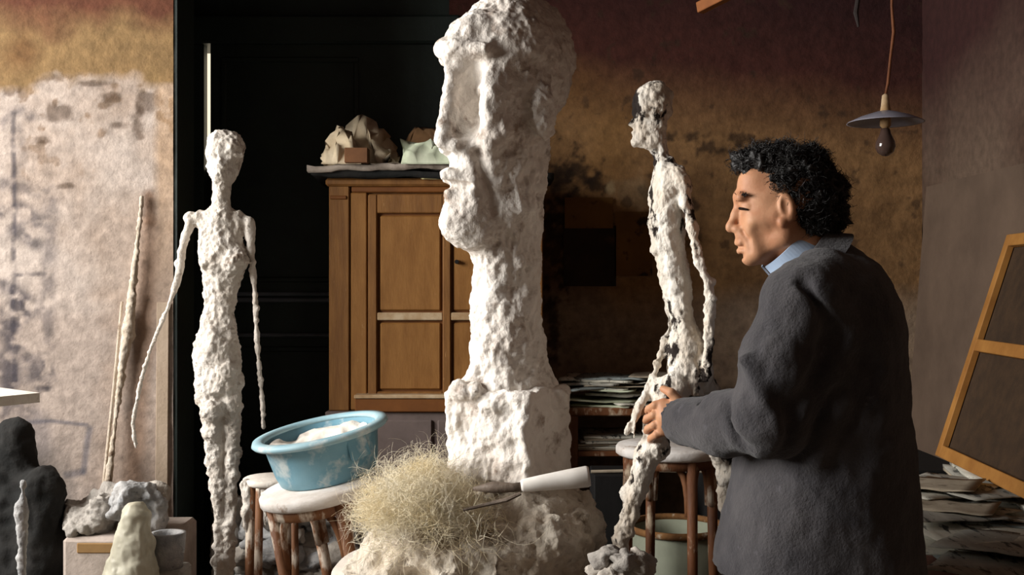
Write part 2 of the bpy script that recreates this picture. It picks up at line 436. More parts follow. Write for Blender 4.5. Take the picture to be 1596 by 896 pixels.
def strands(roots, dirs, length, rad, curl, seg=7, grav=0.0, seed=0):
    R = np.random.default_rng(seed); V = []; Fc = []; n = 3
    for p, d in zip(roots, dirs):
        d = d / (np.linalg.norm(d) + 1e-9); L = length * (.5 + R.random()); st = L / seg; p = np.array(p, float)
        ax = R.normal(size=3); ax /= np.linalg.norm(ax); w = curl * (.5 + R.random()); base = len(V)
        for i in range(seg + 1):
            u = np.cross(d, [.3, .5, .81]); u /= np.linalg.norm(u) + 1e-9; v = np.cross(d, u); r = rad * (1 - .6 * i / seg)
            for k in range(n):
                a = 2 * PI * k / n; V.append(p + (u * math.cos(a) + v * math.sin(a)) * r)
            p = p + d * st
            d = d + np.cross(ax, d) * w + np.array([0, 0, -grav]) + R.normal(size=3) * .12; d /= np.linalg.norm(d)
        for i in range(seg):
            for k in range(n):
                a = base + i * n + k; b = base + i * n + (k + 1) % n; Fc.append((a, b, b + n, a + n))
    return np.array(V, np.float32), np.array(Fc, np.int32)

def sheet(name, c, w, d, rz, m, parent=None, amp=.006, sc=.12, seed=0, thick=.003, nx=10, ny=8, tilt=(0, 0), curl=0.0, smooth=False):
    """a loose sheet or folded newspaper: wavy slab with thickness"""
    xs = np.linspace(-w / 2, w / 2, nx + 1); ys = np.linspace(-d / 2, d / 2, ny + 1)
    X, Yg = np.meshgrid(xs, ys, indexing='ij'); p = np.stack([X / sc, Yg / sc, np.full_like(X, seed * 1.37)], -1)
    Z = fbm(p, 3) * amp * 2 + tilt[0] * X + tilt[1] * Yg + curl * (X / w * 2) ** 2 * (np.abs(X) / w)
    cs, sn = math.cos(rz), math.sin(rz)
    top = np.stack([c[0] + cs * X - sn * Yg, c[1] + sn * X + cs * Yg, c[2] + Z + thick], -1).reshape(-1, 3)
    bot = top - np.array([0, 0, thick]); n1 = (nx + 1) * (ny + 1); V = np.concatenate([top, bot]); Fc = []
    g = lambda i, j: i * (ny + 1) + j
    for i in range(nx):
        for j in range(ny):
            q = (g(i, j), g(i + 1, j), g(i + 1, j + 1), g(i, j + 1)); Fc.append(q); Fc.append(tuple(n1 + t for t in q[::-1]))
    for i in range(nx):
        Fc.append((g(i + 1, 0), g(i, 0), n1 + g(i, 0), n1 + g(i + 1, 0))); Fc.append((g(i, ny), g(i + 1, ny), n1 + g(i + 1, ny), n1 + g(i, ny)))
    for j in range(ny):
        Fc.append((g(0, j), g(0, j + 1), n1 + g(0, j + 1), n1 + g(0, j))); Fc.append((g(nx, j + 1), g(nx, j), n1 + g(nx, j), n1 + g(nx, j + 1)))
    return mesh_obj(name, V, np.array(Fc, np.int32), m, parent, smooth)

# ------------------------------------------------------------------ the room
XL, XR, YF, YB, ZC = -3.0, 1.73, -1.3, 4.6, 3.1
YP = 3.7                                           # face of the pale plaster partition
XP = P(270, 0, YP)[0]
def ramp_np(v, a, b): return np.clip((v - a) / (b - a), 0, 1)
def mixc(c, col, w): return c * (1 - w[:, None]) + np.array(lin(col))[None, :] * w[:, None]
def to_px(V): return 798 + V[:, 0] * F / V[:, 1], 448 + (CAMZ - V[:, 2]) * F / V[:, 1]
def seg_mask(px, py, pts, wd, soft):
    m = np.zeros(len(px))
    for (x0, y0), (x1, y1) in zip(pts[:-1], pts[1:]):
        l2 = (x1 - x0) ** 2 + (y1 - y0) ** 2 + 1e-6
        t = np.clip(((px - x0) * (x1 - x0) + (py - y0) * (y1 - y0)) / l2, 0, 1)
        d = np.hypot(px - x0 - t * (x1 - x0), py - y0 - t * (y1 - y0))
        m = np.maximum(m, 1 - ramp_np(d, wd, wd + soft))
    return m
def blob(px, py, cx, cy, rx, ry, V, sc=.06, k=.5, soft=.35):
    d = np.sqrt(((px - cx) / rx) ** 2 + ((py - cy) / ry) ** 2) + fbm(V / sc, 4) * k
    return 1 - ramp_np(d, 1 - soft, 1)
def wall_grid(name, o, u, v, nu, nv, colfn, relief=.004):
    o, u, v = (np.array(t, float) for t in (o, u, v))
    a, b = np.meshgrid(np.linspace(0, 1, nu + 1), np.linspace(0, 1, nv + 1), indexing='ij')
    V = o + a.reshape(-1, 1) * u + b.reshape(-1, 1) * v
    n = np.cross(u, v); n /= np.linalg.norm(n)
    col = colfn(V)
    V = V + n * (fbm(V / .09, 4) * relief)[:, None]
    i = np.arange(nu)[:, None] * (nv + 1) + np.arange(nv)[None, :]; i = i.ravel()
    Q = np.stack([i, i + nv + 1, i + nv + 2, i + 1], 1)
    ob = mesh_obj(name, V, Q, 'wall_stain_shade', None, True)
    at = ob.data.color_attributes.new('stain_and_shade', 'FLOAT_COLOR', 'POINT')
    at.data.foreach_set('color', np.concatenate([col, np.ones((len(col), 1))], 1).astype(np.float32).ravel())
    return struct(ob)

def col_partition(V):
    px, py = to_px(V); n = fbm(V / .22, 5); n2 = fbm(V / .05 + 9, 4); n3 = fbm(V / .5 + 3, 3)
    c = np.tile(np.array(lin((176, 162, 152))), (len(V), 1))
    c = mixc(c, (156, 138, 124), ramp_np(n, -.05, .35) * .8)
    c = mixc(c, (188, 178, 170), ramp_np(n3, .05, .4) * .7)
    # bare patches and cracks in the old plaster
    c = mixc(c, (118, 96, 76), (ramp_np(n2, .28, .42) * ramp_np(330 - py, 0, 120)) * .75)
    for (x, y, rx, ry) in ((55, 122, 45, 10), (175, 150, 22, 9), (230, 160, 26, 20), (90, 175, 30, 16), (70, 218, 14, 8), (105, 290, 16, 5), (185, 195, 20, 8), (25, 140, 20, 12), (140, 130, 30, 6), (215, 195, 12, 30)):
        c = mixc(c, (76, 58, 44), blob(px, py, x, y, rx, ry, V, .03, .8, .5) * .7)
    edge = py + fbm(V / .12 + 5, 4) * 34
    up = ramp_np(-edge, -140, -122)
    c = mixc(c, (130, 104, 70), up)
    c = mixc(c, (150, 124, 82), up * ramp_np(n3 + n * .5, -.1, .4) * .7)
    c = mixc(c, (96, 58, 42), ramp_np(-edge, -62, -10))
    c = mixc(c, (96, 62, 36), up * blob(px, py, 35, 80, 40, 45, V, .1, .6, .8) * .6)
    c = mixc(c, (170, 138, 104), ramp_np(px, 236, 250) * (1 - up) * ramp_np(520 - py, 0, 260) * .6)
    c = mixc(c, (140, 122, 110), ramp_np(py, 480, 500) * .3)                 # old dado line
    # brush and charcoal marks left on the plaster
    g = (66, 62, 68)
    sm = fbm(V / .035 + 2, 4)
    for pts, wdt, sf, st in (
        ([(20, 175), (22, 300), (20, 460), (24, 620)], 2, 4, .8), ([(4, 196), (14, 176), (34, 172), (48, 182)], 3, 9, .6),
        ([(0, 285), (40, 292), (80, 300), (76, 420), (70, 600)], 5, 12, .55), ([(0, 330), (30, 322), (60, 345), (20, 360), (56, 380)], 4, 12, .7),
        ([(0, 430), (82, 426)], 1.5, 3, .8), ([(8, 440), (48, 480), (10, 520), (44, 560), (60, 600)], 6, 16, .75),
        ([(0, 500), (30, 470), (16, 590), (4, 640)], 7, 14, .7), ([(70, 560), (82, 590), (66, 612)], 3, 6, .7),
        ([(0, 560), (20, 600), (40, 640)], 8, 18, .6), ([(30, 200), (36, 250), (24, 270)], 2, 8, .4)):
        c = mixc(c, g, seg_mask(px, py, pts, wdt, sf) * st * ramp_np(sm, -.35, .15))
    for pts, wdt, sf, st in (
        ([(10, 660), (80, 656), (135, 662)], 1.5, 3, .65), ([(140, 668), (136, 690), (130, 734)], 2.5, 5, .65), ([(128, 736), (104, 740)], 2.5, 6, .6), ([(60, 660), (64, 700)], 8, 20, .4)):
        c = mixc(c, (84, 84, 94), seg_mask(px, py, pts, wdt, sf) * st)
    # cast shadow of the leaning rods, painted on in brown
    c = mixc(c, (112, 84, 64), seg_mask(px, py, [(232, 305), (234, 345)], 4, 9) * .8)
    c = mixc(c, (152, 122, 100), seg_mask(px, py, [(233, 350), (226, 520), (206, 760)], 5, 16) * .6)
    c = mixc(c, (60, 56, 54), blob(px, py, 40, 780, 70, 130, V, .1, .5, .6) * .8)  # dark shadow low at the left, painted into the wall colour
    return c
nz = int(ZC / .0055)
wall_grid('wall_partition', (XL, YP, 0), (XP - XL, 0, 0), (0, 0, ZC), 300, nz, col_partition)
b = MB().box((XL - .1, YP + .012, 0), (XP - .004, YP + .13, ZC)); struct(b.build('wall_partition', 'room_plaster'))
# narrow upright strip along the free edge of the partition
b = MB().bar((P(243, 448, YP)[0] + .018, YP - .006, 0), (P(258, 448, YP)[0] - .005, YP - .006, 1.27), .042, .014, (0, 1, 0)); struct(b.build('trim_1', 'trim_pale'))
struct(MB().box((XP - .003, YP + .004, 0), (XP + .012, YP + .20, ZC)).build('shade_strip', 'dark_door'))  # added dark cover that makes the partition's end face look shaded

def col_back(V):
    px, py = to_px(V); n = fbm(V / .25, 5); n2 = fbm(V / .06 + 4, 4); n3 = fbm(V / .6 + 8, 3)
    c = np.tile(np.array(lin((138, 104, 68))), (len(V), 1))
    c = mixc(c, (104, 76, 48), ramp_np(n, -.15, .3))
    c = mixc(c, (176, 130, 72), ramp_np(-px, -1010, -880) * ramp_np(-py, -420, -150) * ramp_np(n3 + .4 * n, -.3, .25) * .8)
    c = mixc(c, (152, 132, 112), ramp_np(py + 18 * n, 440, 500) * .85)          # grey-brown lower zone
    c = mixc(c, (124, 104, 88), ramp_np(py, 440, 520) * ramp_np(n2, 0, .3) * .6)
    c = mixc(c, (74, 40, 33), ramp_np(-(py + 30 * n + .10 * (1300 - px)), -235, -120))   # sooty maroon upper zone
    c = mixc(c, (46, 23, 25), ramp_np(-(py + 30 * n + .20 * (1440 - px)), -170, -40) * .8)
    # burnt and flaked patches, plus painted-in shadow right of the head
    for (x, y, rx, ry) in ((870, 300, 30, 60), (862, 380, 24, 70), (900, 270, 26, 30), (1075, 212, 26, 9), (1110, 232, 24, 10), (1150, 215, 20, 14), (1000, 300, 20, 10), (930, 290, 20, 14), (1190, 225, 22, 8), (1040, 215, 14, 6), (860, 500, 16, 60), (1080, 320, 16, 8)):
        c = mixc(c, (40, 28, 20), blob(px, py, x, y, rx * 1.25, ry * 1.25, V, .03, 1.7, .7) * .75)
    c = mixc(c, (198, 176, 134), blob(px, py, 951, 291, 9, 12, V, .04, .4, .5) * .6)
    c = mixc(c, (150, 126, 96), blob(px, py, 985, 300, 40, 30, V, .05, .8, .6) * .5)
    c = mixc(c, (60, 44, 32), ramp_np(n2, .32, .45) * ramp_np(460 - py, 0, 60) * .6)
    return c
X0 = P(700, 0, YB)[0]
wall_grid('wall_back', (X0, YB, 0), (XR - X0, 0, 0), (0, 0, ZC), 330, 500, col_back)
b = MB().box((XP - .6, YB + .13, 2.36), (X0 + .1, YB + .25, ZC)); b.box((X0 + .002, YB + .012, 0), (XR + .12, YB + .13, ZC)); b.box((XL, YB + .13, 0), (P(268, 0, YB)[0] - .03, YB + .25, ZC))
struct(b.build('wall_back', 'dark_door'))
def col_right(V):
    n = fbm(V / .3, 4); c = np.tile(np.array(lin((104, 86, 72))), (len(V), 1))
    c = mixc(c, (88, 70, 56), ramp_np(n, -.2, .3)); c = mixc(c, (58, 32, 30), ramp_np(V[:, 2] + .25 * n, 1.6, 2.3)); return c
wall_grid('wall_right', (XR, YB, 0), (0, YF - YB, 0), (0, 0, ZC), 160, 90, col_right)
b = MB().box((XR + .012, YF, 0), (XR + .13, YB + .13, ZC)); struct(b.build('wall_right', 'room_plaster'))
struct(MB().box((XL - .1, YF - .1, -.1), (XR + .13, YB + .25, 0)).build('floor', 'floor_dust'))
struct(MB().box((XL - .1, YF - .1, ZC), (XR + .13, YB + .25, ZC + .1)).build('ceiling', 'ceiling_soot'))
struct(MB().box((XL - .1, YF - .1, 0), (XR + .13, YF, ZC)).build('wall_front', 'room_plaster'))
# left wall with the studio window that lights the room
wy0, wy1, wz0, wz1 = .75, 3.15, 1.25, 3.0
b = MB()
for lo, hi in (((YF, 0), (YB + .2, wz0)), ((YF, wz1), (YB + .2, ZC)), ((YF, wz0), (wy0, wz1)), ((wy1, wz0), (YB + .2, wz1))):
    b.box((XL - .1, lo[0], lo[1]), (XL, hi[0], hi[1]))
struct(b.build('wall_left', 'room_plaster'))
wf = bpy.data.objects.new('window_1', None); C.objects.link(wf); struct(wf)
for k in range(5):
    y = wy0 + (wy1 - wy0) * k / 4; MB().box((XL - .07, y - .02, wz0), (XL - .03, y + .02, wz1)).build('mullion', 'frame_paint', wf)
for k in range(4):
    z = wz0 + (wz1 - wz0) * k / 3; MB().box((XL - .066, wy0 - .02, z - .015), (XL - .034, wy1 + .02, z + .015)).build('glazing_bar', 'frame_paint', wf)

# dark double door in the recess, ajar by a finger's width
DZ = 2.345
dr = bpy.data.objects.new('door_1', None); C.objects.link(dr); struct(dr)
xs0, xs1 = P(318, 0, YB)[0], P(328, 0, YB)[0]
MB().box((XP - .55, YB, 0), (xs0, YB + .05, DZ)).build('door_leaf', 'dark_door', dr)
leaf = MB().box((xs1, YB, 0), (X0 + .02, YB + .05, DZ)).build('door_leaf', 'dark_door', dr)
MB().box((xs0 - .02, YB + .05, 0), (xs1 + .02, YB + .07, P(0, 262, YB)[2])).build('light_stop', 'dark_door', dr)  # added strip that blocks daylight in the lower part of the gap
MB().box((XP - .55, YB - .03, DZ), (X0 + .05, YB + .13, DZ + .12), bev=.01).build('lintel', 'dark_door', dr)
MB().box((XP - .55, YB + .02, DZ + .12), (X0 + .05, YB + .13, ZC)).build('transom_panel', 'dark_door', dr)
xa, xb = P(366, 0, YB)[0], P(620, 0, YB)[0]
for y0, y1, pr in ((455, 461, .02), (464, 471, .03), (519, 525, .022)):
    MB().box((xs1 + .05, YB - pr, P(0, y1, YB)[2]), (X0, YB + .002, P(0, y0, YB)[2]), bev=.006).build('rail_moulding', 'door_rail', leaf)
for (a, b_, c, d) in ((345, 560, 90, 440), (345, 560, 540, 800)):
    for e in range(4):
        x0, x1 = P(a, 0, YB)[0], P(b_, 0, YB)[0]; z1, z0 = P(0, c, YB)[2], P(0, d, YB)[2]; t = .022
        q = [((x0, z0), (x1, z0 + t)), ((x0, z1 - t), (x1, z1)), ((x0, z0 + t), (x0 + t, z1 - t)), ((x1 - t, z0 + t), (x1, z1 - t))][e]
        MB().box((q[0][0], YB - .012, q[0][1]), (q[1][0], YB + .002, q[1][1]), bev=.004).build('panel_moulding', 'dark_door', leaf)

# ------------------------------------------------------------------ large plaster head on its block
YH = 2.6; sH = YH / F
def build_head():
    t = thing('plaster_bust', 'tall rough white plaster head on a long neck and square block', 'sculpture', P(792, 745, YH))
    hc = P(792, 448, YH)
    fw = np.array([-.82, -.572, 0]); lf = np.array([.572, -.82, 0])        # forward, near side
    def L(f, l, py): return np.array([hc[0], YH, CAMZ - (py - 448) * sH]) + (fw * f + lf * l) * sH
    R = TR((0, 0, 0), math.atan2(fw[1], fw[0]))
    p = lambda v: v * sH
    lo = P(668, 770, YH) - [0, .22, 0]; hi = P(915, -30, YH) + [0, .22, 0]
    s = SDF(lo, hi, .004)
    E = lambda f, l, y, a, b, c, k=30, op='add': s.ell(L(f, l, y), (p(a), p(b), p(c)), p(k), op, R)
    E(-12, 0, 92, 104, 84, 106); E(8, 0, 215, 78, 66, 150, 40)
    s.cone(L(70, 0, 70), L(66, 0, 340), p(34), p(32), p(36))                     # front of the face
    E(74, 0, 348, 46, 42, 42, 30)
    for e in (-1, 1):
        s.cone(L(6, 44 * e, 325), L(62, 14 * e, 366), p(22), p(20), p(22))          # jaw
        E(93, 32 * e, 166, 31, 23, 56, 18, 'sub')                                # eye hollow
        E(60, 54 * e, 175, 28, 18, 50, 20)                                       # cheekbone and lid plane
        s.ell(L(66, 34 * e, 152), (p(12), p(15), p(11)), p(8), 'add', R)
        s.cone(L(64, 48 * e, 232), L(50, 56 * e, 214), p(15), p(18), p(14))
        s.ell(L(-14, 78 * e, 185), (p(24), p(13), p(44)), p(12), 'add', R)
        s.cone(L(106, 14 * e, 236), L(94, 16 * e, 240), p(11), p(10), p(8))
        s.chain([L(80, 34 * e, 248), L(70, 46 * e, 290), L(60, 48 * e, 335)], [p(7), p(9), p(6)], p(12), 'sub')
    s.chain([L(88, -50, 98), L(112, -14, 88), L(112, 14, 88), L(80, 56, 96)], [p(9), p(10), p(10), p(9)], p(16))   # brow
    s.chain([L(104, 0, 96), L(108, 0, 170), L(118, 0, 228)], [p(11), p(11), p(14)], p(9))
    s.cone(L(90, -28, 286), L(109, 0, 280), p(8), p(11), p(7)); s.cone(L(109, 0, 280), L(86, 32, 288), p(11), p(8), p(7))
    s.cone(L(86, -24, 308), L(105, 0, 307), p(8), p(11), p(7)); s.cone(L(105, 0, 307), L(84, 28, 308), p(11), p(8), p(7))
    s.chain([L(94, -28, 295), L(116, 0, 293), L(90, 30, 295)], [p(4)] * 3, p(4), 'sub')
    s.cone(L(100, -14, 330), L(96, 16, 330), p(7), p(7), p(12), 'sub')
    # neck, flange, block
    s.chain([P(800, 300, YH), P(790, 400, YH), P(787, 480, YH), P(790, 545, YH), P(790, 600, YH)], [p(52), p(50), p(50), p(54), p(62)], p(24))
    s.cone(P(752, 585, YH - .03), P(735, 606, YH - .03), p(22), p(26), p(20)); s.cone(P(838, 585, YH), P(850, 606, YH), p(22), p(24), p(20))
    V, Q = None, None
    def mask(V):
        py = 448 + (CAMZ - V[:, 2]) / sH
        n = V - hc; fr = (n @ fw) / sH
        return 1 - .45 * ramp_np(fr, 20, 70) * ramp_np(py, 40, 90) * ramp_np(-py, -410, -370)
    sdf_obj('head', s.plane_cut((0, 0, -1), -P(0, 614, YH)[2]), 'plaster', t, [(.008, .06), (.0055, .022), (.0026, .010)], 1.0, 1, True, mask)
    bc = P(793, 672, YH)
    s = SDF(bc - [.24, .24, .17], bc + [.24, .24, .17], .0045)
    s.box(bc, (.118, .112, S(72, YH)), .02, .01, rz=math.radians(-31))
    for a in range(26):
        q = rng.uniform(-1, 1, 2); q = q / max(abs(q)); th = math.radians(-31); x, y = q[0] * .11, q[1] * .105
        s.ell(bc + [math.cos(th) * x - math.sin(th) * y, math.sin(th) * x + math.cos(th) * y, S(60, YH) + rng.uniform(-.03, .015)], rng.uniform(.012, .03, 3), .012)
    s.cone(bc + [-.1, -.05, -.09], bc + [.1, -.04, -.1], .04, .045, .03)
    sdf_obj('base_block', s, 'plaster', t, [(.008, .06), (.0055, .022), (.0025, .01)], 4.0)
build_head()

# ------------------------------------------------------------------ turntable stand, rough mound, fibre, tool
def build_stand():
    c = P(722, 879, YH); zt = c[2]
    t = thing('modelling_stand', 'round plaster-caked modelling stand under the tall head', 'stand', (c[0], c[1], 0))
    pr = [(0, zt - .05), (.295, zt - .05), (.312, zt - .04), (.315, zt - .012), (.305, zt), (0, zt)]
    V = MB().lathe([(.02, zt - .05)] + pr[1:-1] + [(.02, zt)], 72, TR((c[0], c[1], 0)))
    A = np.array(V.V); ang = np.arctan2(A[:, 1] - c[1], A[:, 0] - c[0]); w = 1 + .03 * fbm(np.stack([np.cos(ang) * 2, np.sin(ang) * 2, ang * 0], 1), 3)
    A[:, 0] = c[0] + (A[:, 0] - c[0]) * w; A[:, 1] = c[1] + (A[:, 1] - c[1]) * w; V.V = [tuple(q) for q in A]
    V.build('turntable', 'plaster_white', t, True)
    MB().tube([(c[0], c[1], .12), (c[0], c[1], zt - .04)], .045, 14).build('column', 'stool_wood_dark', t)
    for k in range(3):
        a = 2 * PI * k / 3 + .4; MB().bar((c[0] + .28 * math.cos(a), c[1] + .28 * math.sin(a), .0), (c[0], c[1], .45), .05, .05).build('leg', 'stool_wood_dark', t)
    # mound
    s = SDF((c[0] - .40, YH - .37, zt - .02), (c[0] + .40, YH + .37, P(0, 700, YH)[2]), .0065)
    Z = lambda y: P(0, y, YH)[2]
    s.ell((P(780, 0, YH)[0], YH, Z(850)), (.22, .22, .13), .05); s.ell((P(720, 0, YH)[0], YH - .06, Z(836)), (.19, .18, .085), .05)
    s.ell((P(835, 0, YH)[0], YH - .08, Z(815)), (.12, .15, .09), .05); s.ell((P(872, 0, YH)[0], YH + .02, Z(835)), (.11, .14, .11), .05)
    s.ell((P(640, 0, YH)[0], YH - .02, Z(850)), (.12, .14, .07), .05); s.ell((P(600, 0, YH)[0], YH - .08, Z(868)), (.09, .12, .04), .03)
    for k in range(170):
        a = rng.uniform(0, 2 * PI); r = rng.uniform(.1, .27); x, y = c[0] + .03 + r * math.cos(a), YH + r * math.sin(a) * .95
        s.ell((x, y, zt + max(.015, .15 * (1 - r / .3)) + rng.uniform(-.01, .02)), rng.uniform(.010, .034, 3), .008)
    for k in range(80):
        q = rng.normal(size=3); q /= np.linalg.norm(q); q[2] = abs(q[2])
        s.ell(np.array([P(872, 0, YH)[0], YH + .02, Z(835)]) + q * [.105, .135, .105], rng.uniform(.008, .026, 3), .008)
    s.plane_cut((0, 0, -1), -(zt - .004))
    o = sdf_obj('plaster_mound', s, 'plaster_mound', None, [(.014, .09), (.013, .035), (.008, .014)], 8.0)
    tag(o, 'lumpy mound of cream plaster heaped around the head\'s block', 'plaster mound')
    # heap of clods on a post beside the stand
    Yp = 2.2; zp = .625; xp = P(968, 0, Yp)[0]
    o = MB().box((xp - .06, Yp - .07, 0), (xp + .055, Yp + .07, zp), bev=.008).build('square_post', 'stool_wood_dark'); tag(o, 'square wooden post under the heap of clods beside the round stand', 'post')
    HC = []
    for k in range(90):
        if len(HC) >= 46: break
        x = xp + rng.normal() * .035; y = Yp + rng.normal() * .035; r = rng.uniform(.011, .024); z = zp
        if abs(x - xp) > .05 or abs(y - Yp) > .06: continue
        for (qx, qy, qr, qz) in HC:
            if math.hypot(x - qx, y - qy) < (r + qr) * .66: z = max(z, qz)
        if z > zp + .135: continue
        HC.append((x, y, r, z + r * 1.2)); pale = rng.random() < .6
        o = lump('plaster_clod', (x, y, z + r * .72), (r * 1.25, r * 1.1, r), 'rubble_pale' if pale else 'plaster_grey', k, None, .5, 2.0)
        tag(o, ('pale' if pale else 'mottled brown-grey') + ' plaster clod in the small heap by the striding figure\'s foot', 'plaster lump', 'plaster clods in the small heap')
    return c, zt
cS, zS = build_stand()

def build_fibre():
    roots = []; dirs = []
    R = np.random.default_rng(5); cc = P(640, 790, YH - .16)
    for k in range(7000):
        q = R.normal(size=3); q /= np.linalg.norm(q); rr = R.random() ** .5
        e = q * rr * np.array([.14, .10, .115]); e[2] = abs(e[2]) * 1.1 - .02 + .3 * max(0, .06 - abs(e[0] - .02))
        roots.append(cc + e + [0.02, 0, -.01]); d = q + R.normal(size=3) * .8; dirs.append(d)
    V, Q = strands(roots, dirs,   .08, .00038, .62, 8, .03, 11)
    o = mesh_obj('packing_fibre', V, Q, 'fibre', None, True)
    tag(o, 'fluffy tuft of cream plant fibre spilling over the plaster mound', 'fibre', kind='stuff')
    roots = []; dirs = []
    for k in range(420):
        x = P(R.uniform(570, 780), 0, YH - .2)[0]; y = YH - .2 + R.uniform(-.08, .1); roots.append((x, y, zS + .08 + R.uniform(0, .07))); dirs.append(R.normal(size=3) * [1, 1, .5])
    V, Q = strands(roots, dirs, .10, .0005, .4, 8, .06, 12)
    mesh_obj('stray_fibre', V, Q, 'fibre', o, True)['kind'] = 'stuff'
build_fibre()

Yt = YH - .28
t = thing('plaster_knife', 'sculptor\'s tool with a thick white handle lying on the plaster mound', 'tool', P(830, 760, Yt))
a, b_ = P(812, 757, Yt), P(919, 742, Yt)
d = b_ - a
MB().tube([a + d * q for q in (0, .04, .3, .7, .96, 1.0)], [.011, .014, .017, .021, .0228, .0205], 20).build('handle', 'tool_white', t, True)
MB().tube([P(822, 756, Yt), P(800, 760, Yt), P(770, 760, Yt + .01), P(738, 762, Yt + .02)], [.0085, .009, .013, .004], 12, jitter=.3).build('ferrule', 'tool_metal', t, True)
o = MB().tube([P(812, 769, Yt - .01), P(790, 779, Yt - .01), P(755, 787, Yt), P(722, 795, Yt)], [.004, .005, .0045, .003], 8, jitter=.3).build('iron_wire', 'tool_metal')
tag(o, 'thin bent dark wire lying below the white handled tool', 'wire')

# ------------------------------------------------------------------ slim plaster figures
def knobby(s, pts, rad, n=6, jit=.25, k=.006, seed=0):
    R = np.random.default_rng(seed); pts = [np.asarray(q, float) for q in pts]
    for i in range(len(pts) - 1):
        for j in range(n):
            t0, t1 = j / n, (j + 1) / n; r0 = rad[i] + (rad[i + 1] - rad[i]) * t0
            a = pts[i] + (pts[i + 1] - pts[i]) * t0; e = pts[i] + (pts[i + 1] - pts[i]) * t1
            s.cone(a, e, r0 * (1 + jit * R.uniform(-.6, 1)), None, k)
            if R.random() < .5: s.ell(a + R.normal(size=3) * r0 * .3, np.array([1, 1, 1]) * r0 * (1 + jit), k)
YW = 3.2
def arm_mask(V):
    px, py = to_px(V); return np.where((px < 296) | (px > 384), .35, 1.0)
def build_standing():
    p = lambda v: S(v, YW); W = lambda x, y, d=0: P(x, y, YW + d)
    t = thing('standing_figure', 'tall thin white plaster standing figure with hanging arms before the dark door', 'sculpture', W(342, 1010))
    s = SDF(W(190, 1030) - [0, .14, 0], W(432, 185) + [0, .14, 0], .0038)
    s.ell(W(349, 247), (p(27), .045, p(46)), .015); s.ell(W(352, 232), (p(31), .05, p(30)), .012); s.cone(W(330, 240, -.03), W(375, 240, -.02), p(7), p(7), .01)
    s.cone(W(345, 262, -.035), W(342, 292, -.02), p(15), p(9), .012); s.cone(W(343, 250, -.045), W(342, 268, -.05), p(5), p(6), .008)
    s.chain([W(346, 290), W(345, 322), W(344, 345)], [p(14), p(13), p(20)], .012)
    s.chain([W(300, 342), W(342, 342), W(386, 348)], [p(11), p(20), p(11)], .015)
    zs = [330, 360, 395, 420, 450, 490, 520, 555, 590, 612]
    s.loft([W(0, y)[2] for y in zs], [W(x, 0)[0] for x in (343, 343, 347, 348, 344, 340, 338, 338, 340, 341)], [YW] * 10,
           [p(v) for v in (30, 34, 37, 34, 27, 25, 33, 38, 36, 33)], [.03, .042, .05, .045, .035, .036, .05, .055, .05, .045], .012)
    s.ell(W(366, 408, -.03), (p(22), .035, p(20)), .012); s.ell(W(330, 408, -.03), (p(20), .03, p(18)), .012)
    knobby(s, [W(326, 585), W(330, 640), W(336, 720), W(342, 800), W(345, 990)], [p(19), p(16), p(12), p(10), p(9)], 8, .2, .006, 1)
    knobby(s, [W(358, 585), W(360, 640), W(362, 700), W(360, 780), W(356, 880), W(358, 990)], [p(17), p(14), p(11), p(9), p(8), p(8)], 8, .2, .006, 2)
    knobby(s, [W(300, 342), W(286, 378), W(280, 425), W(262, 480), W(236, 540), W(218, 600), W(207, 660), W(212, 698)], [p(8.5), p(5), p(5.2), p(3.2), p(2.9), p(2.6), p(2.5), p(2.4)], 6, .35, .004, 3)
    knobby(s, [W(386, 348), W(393, 400), W(398, 470), W(401, 540), W(407, 600), W(411, 666)], [p(8), p(3.8), p(3.6), p(3.3), p(3.3), p(3)], 7, .4, .004, 4)
    sdf_obj('body', s, 'plaster_figure', t, [(.0055, .035), (.0042, .014), (.002, .007)], 2.0, 1, True, arm_mask)
    c = W(350, 1000)
    s = SDF(c - [.17, .16, .1], c + [.17, .16, .06], .007); s.box(c - [0, 0, .025], (.12, .11, .05), .02, .01)
    sdf_obj('base', s, 'plaster_figure', t, [(.008, .05), (.005, .02)], 3.0)
    q = MB().box((c[0] - .13, c[1] - .12, 0), (c[0] + .13, c[1] + .12, c[2] - .07), bev=.01).build('plinth_block', 'plaster_grey')
    tag(q, 'squat grey block carrying the tall standing plaster figure', 'plinth')
build_standing()

